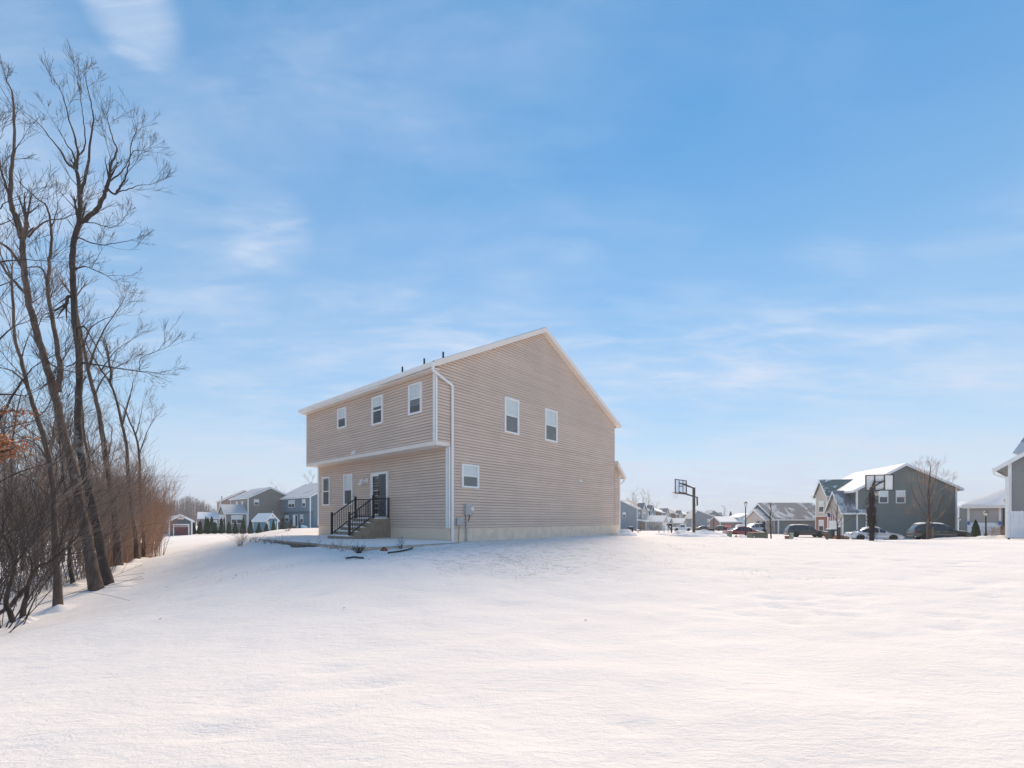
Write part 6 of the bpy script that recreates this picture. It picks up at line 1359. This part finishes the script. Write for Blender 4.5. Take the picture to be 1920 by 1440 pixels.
# ------------------------------------------------------------------ young trees and hedge on the right
traced_tree('young_tree', 'young bare street tree tied to a stake in front of the dark teal SUV', 38.0, [
    ([(1741,1011),(1741,980),(1742,950),(1741,920),(1743,895),(1745,875)], .15, .02), ([(1741,975),(1725,950),(1712,925),(1708,905)], .05, .008), ([(1741,978),(1760,950),(1772,925),(1782,910)], .05, .008), ([(1742,960),(1730,930),(1722,905),(1720,885)], .045, .008), ([(1742,955),(1754,925),(1764,900)], .045, .008),
    ([(1741,985),(1720,965),(1703,955),(1698,945)], .04, .008), ([(1741,985),(1762,970),(1780,950),(1788,930)], .04, .008), ([(1741,940),(1735,910),(1733,880)], .035, .007), ([(1742,935),(1752,905),(1757,882)], .035, .007)], 31, 'bark', 1.3, 2, group=None, tlen=.95, t0=.25, flare=.2, mt='brush')
p = gpt(1749, 0, 37.6); th = thing('tree_stake', 'short pale stake beside the young street tree', 'stake', p); c = MB(); c.bar((0, 0, -.2), (0, 0, hz_(988, 37.6)-p.z), .09); c.build('post', M['timber'], th); c = MB(); c.bar((-.3, .2, hz_(991, 37.6)-p.z), (0, 0, hz_(991, 37.6)-p.z), .03); c.build('tie', M['black'], th)
traced_tree('young_tree', 'small bare sapling in front of the garage wing of the grey green house', 41.0, [
    ([(1570,1012),(1570,990),(1569,970),(1570,950),(1570,945)], .07, .02), ([(1570,980),(1560,962),(1556,945)], .03, .007), ([(1570,985),(1580,968),(1584,950)], .03, .007), ([(1569,970),(1564,955)], .02, .006), ([(1570,986),(1590,975),(1601,966)], .02, .006)], 32, 'bark_dark', 1.8, 1, group=None, tlen=.7, t0=.3, flare=.3, mt='twig_dark')
p = gpt(1573.5, 0, 41); th = thing('tree_stake', 'short dark stake right of the small sapling', 'stake', p); c = MB(); c.bar((0, 0, -.2), (0, 0, 1.1), .16); c.build('post', M['black'], th)
traced_tree('young_tree', 'slender leaning young trunk right of the olive transformer box', 38.0, [
    ([(1446,1011),(1445,990),(1444,972),(1446,955)], .06, .03), ([(1445,990),(1438,975)], .02, .006), ([(1444,978),(1452,962)], .02, .006)], 33, 'bark_dark', 1.2, 1, group=None, tlen=.6, t0=.4, flare=.2)
conifer(gpt(1829.5, 0, 36), hz_(975.5, 36)-gpt(1829.5, 0, 36).z, .98, 'rounded cone shaped evergreen left of the yard lamp post', None, 2)
for i, (px, s, l) in enumerate(((1856, .62, 'bare clipped hedge bush right of the yard lamp post'), (1870, .62, 'bare hedge bush before the brick pier of the garage house'), (1882, .58, 'bare hedge bush half hidden by the white fence'))):
    shrub('hedge_bush', sp_red[i], gpt(px, 0, 42), i*1.3, (s*1.1, s*1.1, s*.56), l, 'bare hedge bushes')
shrub('hedge_bush', sp_grey[1], gpt(1209, 0, 118), 0, (1.9, 1.9, .95), 'dark hedge bush in front of the dusty blue house', 'bushes before the far houses'); shrub('hedge_bush', sp_dark[0], gpt(1228, 0, 130), 0, (1.6, 1.2, .6), 'low dark bush before the white porch posts', 'bushes before the far houses')
shrub('hedge_bush', sp_red[1], gpt(1452, 0, 74), 0, (.6, .6, .55), 'reddish bush at the corner of the low ranch house', 'bushes before the far houses')
# tall bare trees beyond the roofs
r = random.Random(50)
for i, (px, top, D, l) in enumerate(((1176, 916, 175, 'faint bare tree above the dusty blue house, leftmost'), (1187, 920, 180, 'faint bare tree above the ridge of the dusty blue house'), (1203, 918, 200, 'faint bare tree right of the dusty blue ridge'), (1211, 921, 210, 'faint leaning bare tree above the second street house'), (1225, 938, 230, 'low faint bare tree above the brown house'),
                                     (1462, 958, 150, 'faint bare tree over the stepped snowy roof'), (1440, 966, 160, 'small faint bare tree left of the stepped roof'), (1385, 962, 230, 'faint bare tree behind the stop sign'), (576, 884, 130, 'bare tree rising behind the slate blue house'), (533, 905, 150, 'faint bare tree between the grey and the blue house'), (1358, 945, 240, 'thin bare tree beyond the far lamp post'))):
    p = gpt(px, 0, D); wood_tree(p, r.uniform(0, 6), (hz_(top, D)-p.z)/9.6, l, 'bare trees beyond the roofs', i % 3, 'bare_tree')
D = 210; p = gpt(1370, 0, D); conifer(p, hz_(960, D)-p.z, .9, 'far dark evergreen above the long low house', None, 0)

# ------------------------------------------------------------------ winter air
c = MB(); c.box(-760, -260, -9, 760, 960, 40)
hm = bpy.data.materials.new('haze_air'); hm.use_nodes = True; nt = hm.node_tree; nt.nodes.remove(nt.nodes['Principled BSDF'])
pv = nt.nodes.new('ShaderNodeVolumePrincipled'); pv.inputs['Color'].default_value = (.90, .95, 1, 1); pv.inputs['Density'].default_value = 0.0006; pv.inputs['Anisotropy'].default_value = 0.2
nt.links.new(pv.outputs[0], nt.nodes['Material Output'].inputs['Volume'])
o = c.build('haze', hm); o['kind'] = 'stuff'
